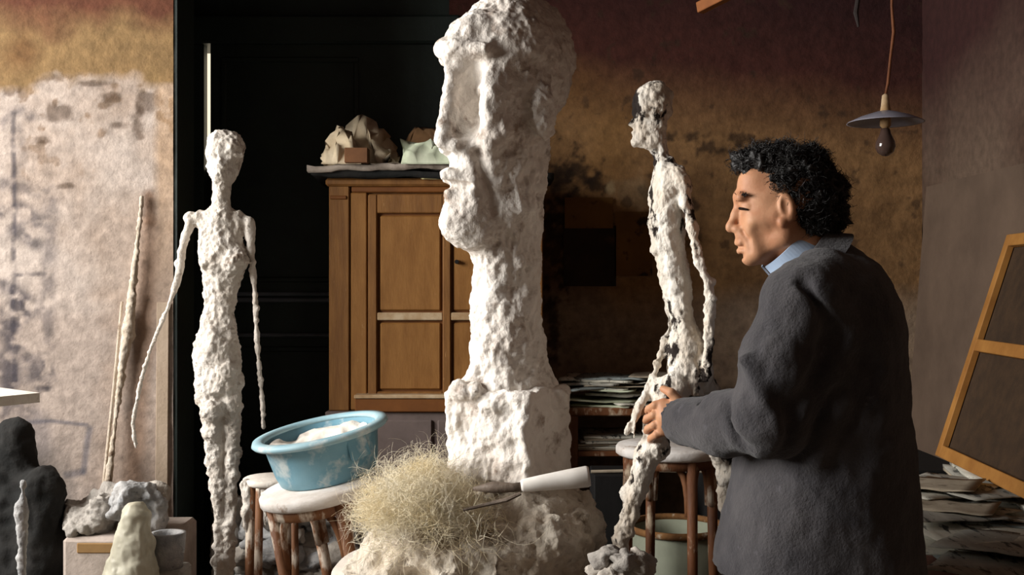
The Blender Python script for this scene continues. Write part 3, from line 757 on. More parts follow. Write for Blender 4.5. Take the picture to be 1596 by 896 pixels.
YS = 2.46
def build_striding():
    p = lambda v: S(v, YS); W = lambda x, y, d=0: P(x, y, YS + d)
    t = thing('striding_figure', 'thin spattered plaster figure in profile with legs apart that the man works on', 'sculpture', W(1045, 935))
    s = SDF(W(925, 955) - [0, .15, 0], W(1185, 105) + [0, .2, 0], .0036)
    s.ell(W(1019, 160), (p(33), .04, p(36)), .012); s.cone(W(1002, 165), W(1002, 205), p(16), p(14), .012)
    s.cone(W(995, 188), W(985, 192), p(6), p(6), .005); s.cone(W(992, 222), W(1012, 220), p(9), p(12), .01); s.cone(W(992, 150), W(990, 165), p(6), p(5), .006)
    s.cone(W(1022, 195), W(1020, 222), p(18), p(14), .012); s.cone(W(988, 207), W(992, 210), p(5), p(5), .004)
    s.cone(W(1026, 215), W(1034, 275), p(11), p(13), .012)
    zs = [245, 270, 300, 340, 380, 400, 440, 485, 500, 540, 580, 615]
    s.loft([W(0, y)[2] for y in zs], [W(x, 0)[0] for x in (1038, 1042, 1040, 1039, 1042, 1046, 1052, 1062, 1064, 1072, 1074, 1072)], [YS] * 12,
           [p(v) for v in (12, 24, 28, 28, 27, 24, 25, 20, 18, 34, 37, 36)], [.03, .06, .065, .06, .052, .046, .046, .045, .043, .055, .055, .05], .012)
    s.ell(W(1022, 388), (p(9), .02, p(10)), .006); s.ell(W(1020, 345), (p(10), .03, p(16)), .01)
    s.chain([W(1052, 270, -.05), W(1045, 270), W(1050, 270, .05)], [p(13), p(13), p(13)], .012)
    knobby(s, [W(1056, 268, -.055), W(1074, 330, -.065), W(1088, 395, -.07), W(1108, 465, -.07), W(1104, 540, -.06), W(1100, 590, -.05)], [p(11), p(7), p(6.5), p(6.5), p(7), p(7)], 6, .3, .006, 5)
    knobby(s, [W(1046, 272, .055), W(1042, 400, .07), W(1046, 505, .06), W(1022, 580, .0), W(996, 632, -.03), W(976, 676, -.04)], [p(9), p(6), p(6), p(5), p(5), p(3.6)], 6, .35, .006, 6)
    knobby(s, [W(996, 632, -.03), W(990, 655, -.045), W(988, 682, -.05)], [p(4), p(2.6), p(2.2)], 4, .3, .004, 7)
    knobby(s, [W(1052, 600, -.03), W(1030, 660, -.035), W(1004, 730, -.03), W(984, 790, -.02), W(966, 850, -.01), W(952, 925, 0)], [p(22), p(18), p(15), p(12), p(11), p(10)], 7, .2, .008, 8)
    knobby(s, [W(1090, 600, .05), W(1112, 660, .07), W(1132, 720, .08), W(1138, 800, .09), W(1146, 925, .09)], [p(24), p(20), p(16), p(13), p(11)], 7, .2, .008, 9)
    s.cone(W(952, 930, 0), W(925, 934, 0), p(12), p(8), .01); s.cone(W(1146, 930, .09), W(1122, 934, .09), p(12), p(8), .01)
    sdf_obj('body', s, 'plaster_marked', t, [(.004, .03), (.0034, .012), (.0016, .006)], 6.0)
    c = W(1040, 942, .04)
    MB().box((c[0] - .19, c[1] - .11, c[2] - .035), (c[0] + .17, c[1] + .11, c[2] + .004), bev=.006).build('base_slab', 'plaster_grey', t)
    z = c[2] - .035
    t2 = thing('trestle_stand', 'small wooden stand that carries the thin spattered figure', 'stand', (c[0], c[1], 0))
    MB().box((c[0] - .17, c[1] - .12, z - .03), (c[0] + .15, c[1] + .12, z + .002), bev=.004).build('top', 'stool_wood_dark', t2)
    for sx in (-.14, .03):
        for sy in (-.09, .09): MB().bar((c[0] + sx, c[1] + sy, 0), (c[0] + sx, c[1] + sy, z - .028), .035, .035, (0, 1, 0)).build('leg', 'stool_wood_dark', t2)
build_striding()

# ------------------------------------------------------------------ the man
YM = 2.25; sM = YM / F
def build_man():
    p = lambda v: v * sM
    W = lambda x, y, d=0.0: P(x, y, YM + d * sM)                 # d: depth offset in head pixels (minus = near side)
    A = lambda x, y, Y: P(x, y, Y)
    t = thing('person', 'man with bushy dark hair in a charcoal wool jacket reaching to the thin figure', 'person', (P(1285, 448, YM)[0], YM, 0))
    hipz = .80
    # axes: fine around the head and the near hand, coarser elsewhere
    def axis(lo, hi, fine, hf=.0027, hc=.009):
        out = [lo]
        while out[-1] < hi:
            out.append(out[-1] + (hf if any(a <= out[-1] <= b for a, b in fine) else hc))
        return out
    hd0, hd1 = P(1118, 425, YM), P(1312, 225, YM)
    hn0, hn1 = P(1000, 700, 2.36), P(1072, 605, 2.36)
    s = SDF((0, 0, 0), (.01, .01, .01), .01)
    s.axes([axis(hn0[0] - .01, .90, [(hn0[0], hn1[0]), (hd0[0], hd1[0])]), axis(1.98, 2.66, [(YM - .10, YM + .10), (2.28, 2.44)]), axis(0.0, hd1[2] + .03, [(hn0[2], hn1[2]), (hd0[2], hd1[2])])])
    k = p
    # head
    s.ell(W(1226, 300), (p(72), p(56), p(64)), p(10)); s.ell(W(1190, 335), (p(40), p(44), p(66)), p(20))
    s.cone(W(1178, 283, -14), W(1178, 283, 14), p(25), None, p(14))
    for e in (-1, 1):
        s.cone(W(1174, 396, 8 * e), W(1222, 368, 38 * e), p(13), p(14), p(18)); s.cone(W(1222, 368, 38 * e), W(1226, 330, 44 * e), p(13), p(14), p(16))
        s.cone(W(1178, 346, 30 * e), W(1205, 340, 42 * e), p(13), p(11), p(16))
        s.cone(W(1172, 366, 16 * e), W(1180, 392, 20 * e), p(14), p(12), p(14))
    s.cone(W(1168, 401, -5), W(1168, 401, 5), p(11), None, p(12))
    s.cone(W(1155, 308, -25), W(1152, 307, 0), p(8), p(7), p(10)); s.cone(W(1152, 307, 0), W(1155, 308, 25), p(7), p(8), p(10))
    s.cone(W(1155, 366, -6), W(1155, 366, 6), p(9), None, p(12))                                       # muzzle
    for e in (-1, 1):
        s.ell(W(1153, 325, 21 * e), (p(9), p(14), p(9)), p(7), 'sub')
        s.ell(W(1167, 325, 22 * e), (p(11), p(12), p(11)), p(3))
        s.chain([W(1156, 319.5, 9 * e), W(1158.5, 318.5, 20 * e), W(1168, 320.5, 29 * e)], [p(4), p(4.6), p(4)], p(4))                       # upper lid
        s.chain([W(1158, 331, 10 * e), W(1160.5, 331.5, 20 * e), W(1169, 331, 29 * e)], [p(3.8), p(4.2), p(4)], p(4))
    s.chain([W(1154, 312), W(1147, 334), W(1139, 352)], [p(7), p(6.5), p(7)], p(7))
    s.cone(W(1139, 353), W(1138, 356), p(6.5), None, p(5))
    for e in (-1, 1): s.cone(W(1148, 357, 8 * e), W(1154, 358, 9 * e), p(6.2), p(5.5), p(5))
    s.cone(W(1154, 379, -12), W(1151, 378, 0), p(4), p(5.4), p(5)); s.cone(W(1151, 378, 0), W(1154, 379, 12), p(5.4), p(4), p(5))
    s.cone(W(1158, 391, -10), W(1155, 391, 0), p(4.5), p(6), p(5)); s.cone(W(1155, 391, 0), W(1158, 391, 10), p(6), p(4.5), p(5))
    s.chain([W(1159, 386, -16), W(1147, 385, 0), W(1159, 386, 16)], [p(1.5)] * 3, p(3), 'sub')
    s.cone(W(1156, 399, -12), W(1156, 399, 12), p(3.5), None, p(6), 'sub')
    s.chain([W(1158, 360, -19), W(1165, 374, -28), W(1168, 390, -29)], [p(1.6), p(1.8), p(1.4)], p(7), 'sub')   # cheek fold
    s.chain([W(1180, 362, -46), W(1192, 384, -46)], [p(5), p(5)], p(14), 'sub')
    for e in (-1, 1):                                                                                  # ears
        M = TR((0, 0, 0), ry=math.radians(-12), rz=math.radians(14 * e))
        s.ell(W(1227, 323, 58 * e), (p(12.5), p(6), p(23)), p(3), 'add', M); s.ell(W(1224, 321, 62.5 * e), (p(6.5), p(4.5), p(14)), p(3), 'sub', M)
        s.ell(W(1220, 346, 57 * e), (p(7), p(5), p(8)), p(4))
    # neck, torso, legs (mostly under the clothes)
    s.chain([W(1222, 352), W(1245, 385), W(1275, 430)], [p(42), p(43), p(52)], p(16)); s.cone(W(1192, 392), W(1222, 418), p(12), p(16), p(16))
    zb = lambda y: P(0, y, YM)[2]
    s.loft([zb(y) for y in (420, 470, 560, 700, 860)], [P(x, 0, YM)[0] for x in (1280, 1290, 1298, 1290, 1285)], [YM] * 5, [.05, .09, .10, .09, .10], [.08, .15, .14, .13, .14], .04)
    # arms and hands
    s.chain([A(1268, 462, 2.12), A(1218, 648, 2.09), A(1068, 652, 2.335)], [.042, .036, .024], .02)
    s.chain([A(1275, 462, 2.40), A(1245, 640, 2.46), A(1170, 655, 2.58)], [.042, .036, .024], .02)
    for e in (-1, 1):
        s.chain([(P(1285, 0, YM)[0], YM + .09 * e, .80), (P(1275, 0, YM)[0], YM + .10 * e, .45), (P(1290, 0, YM)[0], YM + .11 * e, .07)], [.075, .05, .036], .03)
        s.cone((P(1290, 0, YM)[0], YM + .11 * e, .05), (P(1290, 0, YM)[0] - .14, YM + .12 * e, .035), .035, .028, .02)
    YN = 2.355
    s.cone(A(1066, 652, YN - .01), A(1040, 650, YN + .005), .022, .024, .016); s.cone(A(1058, 634, YN), A(1034, 632, YN + .01), .016, .015, .014); s.cone(A(1058, 668, YN), A(1034, 668, YN + .01), .016, .015, .014)
    for i, (y0, ln) in enumerate(((627, 1.0), (642, 1.12), (658, 1.06), (673, .84))):                       # four fingers round the thigh
        a = A(1035, y0, YN + .008); b = A(1035 - 14 * ln, y0 + 4, YN + .012); c_ = A(1035 - 24 * ln, y0 + 10, YN + .034); d_ = A(1035 - 26 * ln, y0 + 14, YN + .058)
        s.chain([a, b, c_, d_], [.0092, .0086, .008, .007], .003)
    s.chain([A(1058, 626, YN - .006), A(1046, 612, YN - .002), A(1034, 606, YN + .018)], [.012, .010, .0085], .004)   # thumb
    s.cone(A(1170, 655, 2.58), A(1148, 660, 2.60), .026, .022, .01)
    for j in range(4): s.chain([A(1150, 645 + 9 * j, 2.60), A(1136, 648 + 9 * j, 2.605), A(1128, 654 + 9 * j, 2.59)], [.0088, .008, .007], .003)
    s.chain([A(1160, 640, 2.585), A(1146, 632, 2.575)], [.010, .008], .004)
    body = sdf_obj('body', s, 'skin', t, None, 0, 1)
    # eyes
    for e in (-1, 1):
        o = lump('eye', W(1167, 325, 19 * e), p(9.3), 'eye', 0, t, 0, 1, None, 3)
        lump('iris', W(1160, 325, 19 * e), p(4.0), 'iris', 0, o, 0, 1, None, 2)
    for e in (-1, 1):
        MB().tube([W(1154, 324.6, 9 * e), W(1152.6, 324.6, 15 * e), W(1153.6, 325, 23 * e), W(1158.5, 325.6, 29.5 * e), W(1165, 326.6, 34.5 * e)], [p(1.2), p(2), p(2.2), p(2.1), p(1.5)], 7).build('eyelashes', 'iris', t)
    # eyebrows
    for e in (-1, 1):
        R = np.random.default_rng(3 + e); rt = []; dr = []
        for q in range(120):
            u = R.random(); rt.append(W(1149 + 15 * u * u + R.normal() * .8, 308 - 4 * u + R.normal() * 1.5, e * (11 + 26 * u))); dr.append(np.array([.1, .5 * e, .25]) + R.normal(size=3) * .25)
        V, Q = strands(rt, dr, p(6), p(.7), .15, 3, 0, 4); mesh_obj('eyebrow', V, Q, 'hair', t, True)
    # hair: bushy volume plus loose curls
    s = SDF(W(1110, 400) - [0, .13, 0], W(1345, 200) + [0, .13, 0], .0042)
    for (x, y, d, r) in ((1152, 252, 0, 11), (1164, 254, 0, 17), (1164, 254, -18, 15), (1164, 254, 22, 16), (1188, 248, 0, 24), (1196, 250, -28, 21), (1194, 252, 30, 22), (1225, 246, 0, 27), (1230, 258, -38, 24), (1228, 262, 40, 25),
                         (1260, 258, -10, 32), (1262, 264, 26, 32), (1258, 276, -42, 25), (1284, 298, -14, 35), (1280, 300, 24, 34), (1268, 308, -42, 24), (1288, 336, -8, 30), (1280, 340, 22, 28), (1268, 342, -36, 23), (1262, 340, 40, 24), (1260, 300, 44, 26),
                         (1212, 278, -47, 13), (1212, 278, 47, 13), (1214, 293, -49, 7), (1228, 280, -50, 14), (1238, 296, -51, 12), (1240, 290, -47, 15), (1248, 312, -48, 14), (1250, 332, -44, 13), (1240, 292, 47, 15), (1246, 312, 46, 14), (1282, 362, -10, 19), (1256, 354, -36, 12)):
        s.ell(W(x, y, d), (p(r), p(r), p(r)), p(12))
    V, Q = s.mesh(); V = relax(V, Q, 1); N = vnormals(V, Q)
    V2 = rough(V, Q, [(p(11), .022), (p(8), .010)], 3.0)
    hair = mesh_obj('hair', V2, Q, 'hair', t, True)
    R = np.random.default_rng(9); ids = R.choice(len(V), 6500); c0 = W(1240, 300)
    keep = [i for i in ids if N[i] @ (V[i] - c0) > 0]
    Vs, Qs = strands([V[i] - N[i] * .004 for i in keep], [N[i] + R.normal(size=3) * .7 for i in keep], p(17), p(.6), .75, 6, .02, 21)
    mesh_obj('curls', Vs, Qs, 'hair', hair, True)['kind'] = 'stuff'
    # jacket
    s = SDF((P(1040, 0, 2.1)[0], 1.93, P(0, 905, YM)[2]), (P(1450, 0, YM)[0] + .02, 2.72, P(0, 350, YM)[2]), .0062)
    rows = [(372, 1265, 1312, .055), (390, 1240, 1340, .10), (410, 1222, 1362, .150), (435, 1207, 1378, .178), (470, 1194, 1393, .196), (520, 1184, 1403, .205), (600, 1176, 1409, .20), (700, 1152, 1416, .195), (780, 1134, 1424, .20), (850, 1120, 1429, .205), (888, 1114, 1432, .208)]
    s.loft([zb(r[0]) for r in rows], [P((r[1] + r[2]) / 2, 0, YM)[0] for r in rows], [YM] * len(rows), [p((r[2] - r[1]) / 2) for r in rows], [r[3] for r in rows], .03, pw=2.25)
    s.chain([A(1282, 432, 2.13), A(1254, 470, 2.095), A(1216, 560, 2.075), A(1196, 655, 2.075), A(1130, 660, 2.18), A(1066, 657, 2.31)], [.062, .078, .072, .066, .060, .052], .028)
    s.chain([A(1285, 432, 2.38), A(1275, 470, 2.42), A(1250, 560, 2.45), A(1245, 640, 2.47), A(1185, 652, 2.56)], [.062, .076, .070, .062, .05], .028)
    # folds
    for pts, r in (([A(1316, 520, 2.05), A(1298, 575, 2.055), A(1252, 625, 2.055), A(1226, 690, 2.06)], .016), ([A(1330, 590, 2.06), A(1300, 640, 2.06), A(1270, 720, 2.06)], .012), ([A(1150, 632, 2.12), A(1180, 690, 2.06)], .010), ([A(1110, 625, 2.19), A(1128, 690, 2.16)], .009), ([A(1160, 560, 2.03), A(1195, 620, 2.01)], .010), ([A(1340, 450, 2.08), A(1300, 500, 2.06)], .012)):
        s.chain(pts, [r] * len(pts), .03)
    for pts, r in (([A(1288, 520, 2.03), A(1266, 590, 2.02), A(1236, 640, 2.01), A(1222, 720, 2.04)], .008), ([A(1134, 620, 2.10), A(1160, 700, 2.05)], .007), ([A(1185, 610, 1.99), A(1225, 628, 2.01)], .007), ([A(1180, 735, 2.06), A(1300, 742, 2.03)], .004), ([A(1095, 620, 2.2), A(1112, 690, 2.2)], .006), ([A(1250, 440, 2.03), A(1290, 500, 2.02)], .005)):
        s.chain(pts, [r] * len(pts), .025, 'sub')
    # neck opening and open cuffs
    ax = np.array([-.72, 0, .69]); cc = W(1236, 396)
    s.cone(cc - ax * .03, cc + ax * .12, .062, .072, .006, 'sub')
    s.cone(A(1062, 655, 2.325), A(1040, 652, 2.37), .040, .044, .004, 'sub'); s.plane_cut((0, 0, -1), -zb(886))
    jk = sdf_obj('jacket', s, 'jacket', t, [(.006, .09), (.003, .03)], 5.0, 2)
    # jacket collar and shirt collar: bands round the tilted neck ring
    u = np.array([.69, 0, .72]); v = np.array([0, -1., 0])                       # u runs to the nape, v to the near side
    def band(name, r0u, r0v, h0, h1, th, m, par, flare, off=(0, 0, 0), a0=-PI, a1=PI, n=56, wob=.0):
        V = []; Fc = []; o = cc + np.asarray(off)
        for i in range(n + 1):
            a = a0 + (a1 - a0) * i / n
            for (h, rr) in ((h0, flare), (h0, flare + th), ((h0 + h1) / 2, th + flare * .45), (h1, th), (h1, 0), ((h0 + h1) / 2, flare * .45)):
                q = o + u * math.cos(a) * (r0u + rr) + v * math.sin(a) * (r0v + rr) + ax * (h + wob * math.sin(5 * a))
                V.append(q)
        for i in range(n):
            for j in range(6):
                a = i * 6 + j; b = i * 6 + (j + 1) % 6; Fc.append((a, b, b + 6, a + 6))
        Fc.append(tuple(range(6))[::-1]); Fc.append(tuple(n * 6 + j for j in range(6)))
        return mesh_obj(name, V, Fc, m, par, False)
    band('shirt_collar', .060, .061, -.030, .026, .004, 'shirt', t, .006, a0=-2.9, a1=2.9)
    band('jacket_collar', .070, .073, -.056, -.010, .008, 'jacket', jk, .034, a0=-2.3, a1=2.3)
    # trousers and shoes
    s = SDF((.38, 1.98, .05), (.86, 2.52, .86), .011)
    bx = P(1283, 0, YM)[0]
    s.ell((bx, YM, .78), (.15, .17, .10), .03)
    for e in (-1, 1): s.chain([(bx, YM + .085 * e, .76), (bx - .01, YM + .10 * e, .45), (bx + .01, YM + .11 * e, .07)], [.105, .082, .075], .03)
    sdf_obj('trousers', s, 'trousers', t, [(.008, .08)], 2.0)
    for e in (-1, 1):
        s = SDF((bx - .27, YM + .12 * e - .08, -.005), (bx + .12, YM + .12 * e + .08, .12), .008)
        s.cone((bx + .02, YM + .11 * e, .055), (bx - .10, YM + .12 * e, .045), .048, .046, .02); s.cone((bx - .10, YM + .12 * e, .045), (bx - .20, YM + .125 * e, .035), .046, .034, .02); s.plane_cut((0, 0, -1), 0.0)
        sdf_obj('shoe', s, 'leather', t)
build_man()

# ------------------------------------------------------------------ stools, basin, drum
def stool(name, label, c, R, H, th0, wood, seatm, rot, seat_sq=1.0, group=None):
    """bentwood stool built at its own origin on the floor"""
    t = thing(name, label, 'stool', c, group, local=True); t.rotation_euler = rot
    MB().lathe([(.01, H - .034), (R * .93, H - .034), (R, H - .026), (R, H - .008), (R * .965, H), (.01, H - .003)], 44).build('seat', seatm, t, True)
    MB().lathe([(R * .80, H - .062), (R * .87, H - .062), (R * .87, H - .030), (R * .80, H - .030)], 44, close=True).build('apron_ring', wood, t, True)
    LP = []
    for k in range(4):
        a = th0 + k * PI / 2; x, y = math.cos(a), math.sin(a)
        pts = [(R * .84 * x, R * .84 * y, H - .03), (R * .87 * x, R * .87 * y, H * .55), (R * 1.0 * x, R * 1.0 * y, 0)]
        MB().tube(pts, [.0165, .0155, .0125], 12, jitter=.12).build('leg', wood, t, True); LP.append((x, y))
    for k in range(4):
        (x0, y0), (x1, y1) = LP[k], LP[(k + 1) % 4]; r = R * .85; pts = []
        for i in range(17):
            u = i / 16; w = min(max((u - .0), 0), 1)
            g = 1 - abs(2 * u - 1) ** 3.2
            sx = .5 - .5 * math.cos(PI * u)
            pts.append((r * (x0 + (x1 - x0) * (.06 + .88 * sx)), r * (y0 + (y1 - y0) * (.06 + .88 * sx)), H - .20 + .155 * g))
        MB().tube(pts, .011, 9, jitter=.15).build('bentwood_brace', 'stool_wood', t, True)
    return t
Y2 = 3.4; c2 = P(1045, 692, Y2)
stool('bentwood_stool', 'upright brown bentwood stool behind the thin spattered figure', (c2[0], c2[1], 0), .17, c2[2], math.radians(18), 'stool_wood_dark', 'seat_caked', (0, 0, 0))
Y1 = 3.0; c1 = P(507, 744, Y1); H1 = .775; tl = math.radians(-10.5)
ofs = Vector((math.sin(tl) * H1, 0, math.cos(tl) * H1))
stool('bentwood_stool', 'tilted bentwood stool with white plaster-caked seat under the blue basin', (c1[0] - ofs.x, c1[1], c1[2] - ofs.z), .170, H1, math.radians(205), 'stool_wood', 'seat_caked', (math.radians(4.5), tl, 0))
o = MB().box((c1[0] - ofs.x - .20, c1[1] - .2, 0), (c1[0] - ofs.x + .22, c1[1] + .2, max(.02, c1[2] - ofs.z - .031)), bev=.01).build('wooden_pallet', 'bench_wood'); tag(o, 'low wooden pallet under the feet of the tilted stool', 'pallet')

up = Vector((math.sin(tl), -.09, math.cos(tl))).normalized()
bc = Vector(P(514, 745, Y1)) + up * .004
t = thing('washbasin', 'blue plastic basin streaked with dried plaster tilted on the stool', 'basin', bc, local=True)
t.rotation_euler = Vector((0, 0, 1)).rotation_difference(up).to_euler(); t.scale = (1.10, 1.10, 1.10)
Hb = .122
prof = [(.02, 0), (.112, 0), (.121, .006), (.129, .03), (.143, Hb - .012), (.147, Hb - .002), (.141, Hb - .002), (.124, .034), (.114, .012), (.02, .010)]
MB().lathe(prof, 72).build('bowl', 'basin_blue', t, True)
MB().lathe([(.140, Hb - .008), (.150, Hb - .008), (.166, Hb - .012), (.171, Hb - .006), (.167, Hb + .003), (.148, Hb + .005), (.139, Hb - .002)], 72, close=True).build('rim', 'basin_rim', t, True)
cr = []
for i in range(26):
    r = .128 * i / 25
    cr.append((max(r, .001), .062 + .018 * float(fbm(np.array([[r * 30, 0, 1.0]]))[0])))
b = MB(); n = 60; V = []; Fc = []
for i, (r, z) in enumerate(cr):
    for k_ in range(n):
        a = 2 * PI * k_ / n; q = np.array([[math.cos(a) * r * 22, math.sin(a) * r * 22, 2.0]])
        V.append((r * math.cos(a), r * math.sin(a), min(Hb - .012, .074 + .03 * float(fbm(q, 4)[0]) + .026 * (r / .128) ** 2)))
for i in range(len(cr) - 1):
    for k_ in range(n): Fc.append((i * n + k_, i * n + (k_ + 1) % n, (i + 1) * n + (k_ + 1) % n, (i + 1) * n + k_))
mesh_obj('dried_plaster', V, Fc, 'plaster_white', t, True)
MB().box((-.03, -.004, -.028), (.03, .004, .028), TR((.1395 * math.cos(-.75), .1395 * math.sin(-.75), Hb - .040), rz=-.75 + PI / 2, rx=-.2), .003).build('handle_recess', 'basin_blue', t)

Yd = 3.75; cd = P(1055, 815, Yd)
t = thing('metal_drum', 'pale green metal drum with a rusty rim behind the upright stool', 'drum', (cd[0], cd[1], 0))
MB().lathe([(.01, .01), (.15, 0), (.16, .02), (.163, cd[2] * .5), (.16, cd[2] - .02), (.15, cd[2] - .02), (.15, .03), (.01, .03)], 48, TR((cd[0], cd[1], 0))).build('shell', 'drum', t, True)
MB().lathe([(.157, cd[2] - .024), (.170, cd[2] - .022), (.172, cd[2] - .008), (.166, cd[2]), (.155, cd[2] - .002)], 48, TR((cd[0], cd[1], 0)), close=True).build('rim', 'rust', t, True)

# ------------------------------------------------------------------ cabinet on a grey chest
YC = 4.08
def build_cabinet():
    X = lambda x, Y=YC: P(x, 0, Y)[0]; Z = lambda y, Y=YC: P(0, y, Y)[2]
    x0, x1, z0, z1 = X(513), X(846), Z(640), Z(283); D = .42
    t = thing('wooden_cabinet', 'ochre wooden cupboard with panelled door behind the tall head', 'cabinet', ((x0 + x1) / 2, YC + D / 2, z0))
    MB().box((x0, YC + .02, z0), (x1, YC + D, z1), bev=.003).build('carcass', 'cabinet_wood', t)
    MB().box((x0 - .012, YC - .016, z1 - .018), (x1 + .012, YC + D, z1 + .012), bev=.008).build('cornice', 'cabinet_wood', t)
    MB().box((X(548), YC - .004, Z(300)), (X(846), YC + .03, z1 - .018), bev=.004).build('frieze', 'cabinet_trim', t)
    MB().box((x0, YC - .006, z0), (X(545), YC + .03, z1 - .016), bev=.004).build('stile', 'cabinet_wood', t)
    MB().box((X(546), YC + .0, z0 + .002), (X(572), YC + .03, Z(300)), bev=.004).build('stile', 'cabinet_panel', t)
    MB().box((X(822), YC - .006, z0), (x1, YC + .03, z1 - .016), bev=.004).build('stile', 'cabinet_wood', t)
    MB().box((x0 + .004, YC - .012, Z(311)), (X(541), YC + .02, Z(305)), bev=.003).build('capital_moulding', 'cabinet_trim', t)
    d = MB().box((X(574), YC + .012, z0 + .004), (X(820), YC + .032, Z(302))).build('door', 'cabinet_trim', t)
    for a, b_ in ((574, 588), (690, 703), (806, 820)): MB().box((X(a), YC - .008, z0 + .006), (X(b_), YC + .014, Z(303)), bev=.004).build('door_stile', 'cabinet_wood', d)
    for a, b_, m in ((303, 332, 'cabinet_wood'), (487, 499, 'ledge_pale'), (610, 636, 'cabinet_wood')):
        for q0, q1 in ((588, 690), (703, 806)): MB().box((X(q0), YC - .006, Z(b_)), (X(q1), YC + .014, Z(a)), bev=.003).build('door_rail', m, d)
    for q0, q1 in ((592, 687), (707, 802)):
        for a, b_ in ((336, 484), (503, 607)): MB().box((X(q0), YC + .002, Z(b_)), (X(q1), YC + .016, Z(a)), bev=.005).build('door_panel', 'cabinet_panel', d)
    MB().tube([(X(712), YC - .02, Z(408)), (X(712), YC + .014, Z(408))], .008, 10).build('key_plate', 'black_wood', d)
    MB().box((X(556), YC - .05, Z(640)), (X(850), YC + .02, Z(619)), bev=.004).build('ledge', 'cabinet_trim', t)
    MB().box((X(555), YC - .056, Z(619)), (X(851), YC + .02, Z(613)), bev=.003).build('ledge_top', 'ledge_pale', t)
    t2 = thing('low_chest', 'grey painted chest carrying the ochre cupboard', 'chest', ((x0 + x1) / 2, YC + D / 2, 0))
    MB().box((x0 - .01, YC - .03, .06), (x1 + .01, YC + D, z0), bev=.004).build('body', 'grey_chest', t2)
    MB().box((x0 + .02, YC - .01, 0), (x1 - .02, YC + D - .02, .061)).build('plinth', 'black_wood', t2)
    for q0, q1 in ((517, 675), (683, 843)): MB().box((X(q0), YC - .042, .1), (X(q1), YC - .028, z0 - .03), bev=.005).build('chest_door', 'grey_chest', t2)
    return x0, x1, z1 + .012, D
x0c, x1c, ztc, Dc = build_cabinet()
g = 'papers on the cupboard'
o = sheet('cloth_bundle', ((x0c + x1c) / 2 - .01, YC + .17, ztc), x1c - x0c + .10, .44, 0, 'dark_cloth_and_shadow', None, .010, .12, 3, .022, 26, 12, smooth=True); tag(o, 'dark flat bundle of cloth lying directly on the cupboard top', 'cloth', g)
zz = ztc + .026
o = sheet('grey_cloth', ((x0c + x1c) / 2 - .03, YC + .14, zz), x1c - x0c + .09, .40, .02, 'grey_cloth', None, .012, .10, 8, .022, 30, 14, smooth=True); tag(o, 'dusty grey folded cloth overhanging the cupboard top', 'cloth', g)
zz += .022
def ridge_sheet(name, cols, Yf, Ym, Yb_, zb0, m, seed, rows=7, jit=.006):
    """crumpled sheet whose ridge follows the points cols (pixel x, pixel y at depth Ym)"""
    R = np.random.default_rng(seed); V = []; n = len(cols) * 2 - 1
    cx = np.interp(np.arange(n), np.arange(0, n, 2), [c[0] for c in cols]); cy = np.interp(np.arange(n), np.arange(0, n, 2), [c[1] for c in cols])
    for i in range(n):
        top = P(cx[i], cy[i], Ym)
        for r in range(rows):
            u = r / (rows - 1)
            if u < .6: f = u / .6; y = Yf + (Ym - Yf) * f ** 1.6; z = zb0 + (top[2] - zb0) * (f ** .8)
            else: f = (u - .6) / .4; y = Ym + (Yb_ - Ym) * f; z = top[2] + (zb0 - top[2]) * f ** 1.5
            jz = jit * (1 if 0 < u < 1 else .15) * (1 + 1.2 * (0 < u < .6))
            V.append((top[0] * y / Ym * .3 + top[0] * .7 + R.normal() * jz, y + R.normal() * jz * 1.6, max(zb0, z + R.normal() * jz * .7)))
    V = np.array(V); B = V + [0, .002, -.003]; N = len(V); Fc = []
    for i in range(n - 1):
        for r in range(rows - 1):
            a, b, c, d = i * rows + r, (i + 1) * rows + r, (i + 1) * rows + r + 1, i * rows + r + 1
            Fc += ([(a, b, c), (a, c, d)] if (i + r) % 2 else [(a, b, d), (b, c, d)])
    Fc += [(N + q[2], N + q[1], N + q[0]) for q in Fc]
    return mesh_obj(name, np.concatenate([V, B]), np.array(Fc, np.int32), m, None, False)
Z = lambda y, Y: P(0, y, Y)[2]; X = lambda x, Y: P(x, 0, Y)[0]
o = ridge_sheet('wrapping_paper', [(528, 236), (536, 200), (550, 182), (562, 176), (576, 178), (590, 196), (602, 212), (612, 226), (622, 244)], 4.10, 4.26, 4.36, zz, 'kraft', 2, 8, .005); tag(o, 'large crumpled sheet of tan wrapping paper peaked on the cupboard', 'paper', g)
o = ridge_sheet('wrapping_paper', [(504, 246), (508, 232), (514, 216), (524, 190), (534, 194), (546, 200), (556, 226), (566, 230)], 4.00, 4.07, 4.12, zz, 'kraft', 5, 7, .004); tag(o, 'narrow folded tan paper standing at the corner of the cupboard', 'paper', g)
o = MB().box((X(538, 4.0), 3.98, zz), (X(574, 4.0), 4.045, Z(231, 4.0)), bev=.002).build('cardboard_box', 'cardboard'); tag(o, 'small brown box tucked under the tan wrapping paper', 'box', g)
o = ridge_sheet('green_paper', [(628, 216), (645, 219), (660, 216), (676, 217), (690, 219), (706, 222)], 4.00, 4.10, 4.2, zz, 'green_paper', 9, 7, .0035); tag(o, 'pale green crumpled paper on the cupboard beside the tan paper', 'paper', g)
o = ridge_sheet('brown_paper', [(634, 216), (644, 192), (660, 191), (676, 194), (690, 196), (706, 204)], 4.22, 4.30, 4.38, zz, 'kraft_brown', 12, 7, .004); tag(o, 'brown folded paper bag behind the pale green paper', 'paper', g)
o = sheet('white_sheet', (X(610, 4.1), 4.12, zz + .002), .20, .14, .4, 'news_c', None, .008, .07, 4, .004); tag(o, 'small off-white sheet between the tan and green papers', 'paper', g)
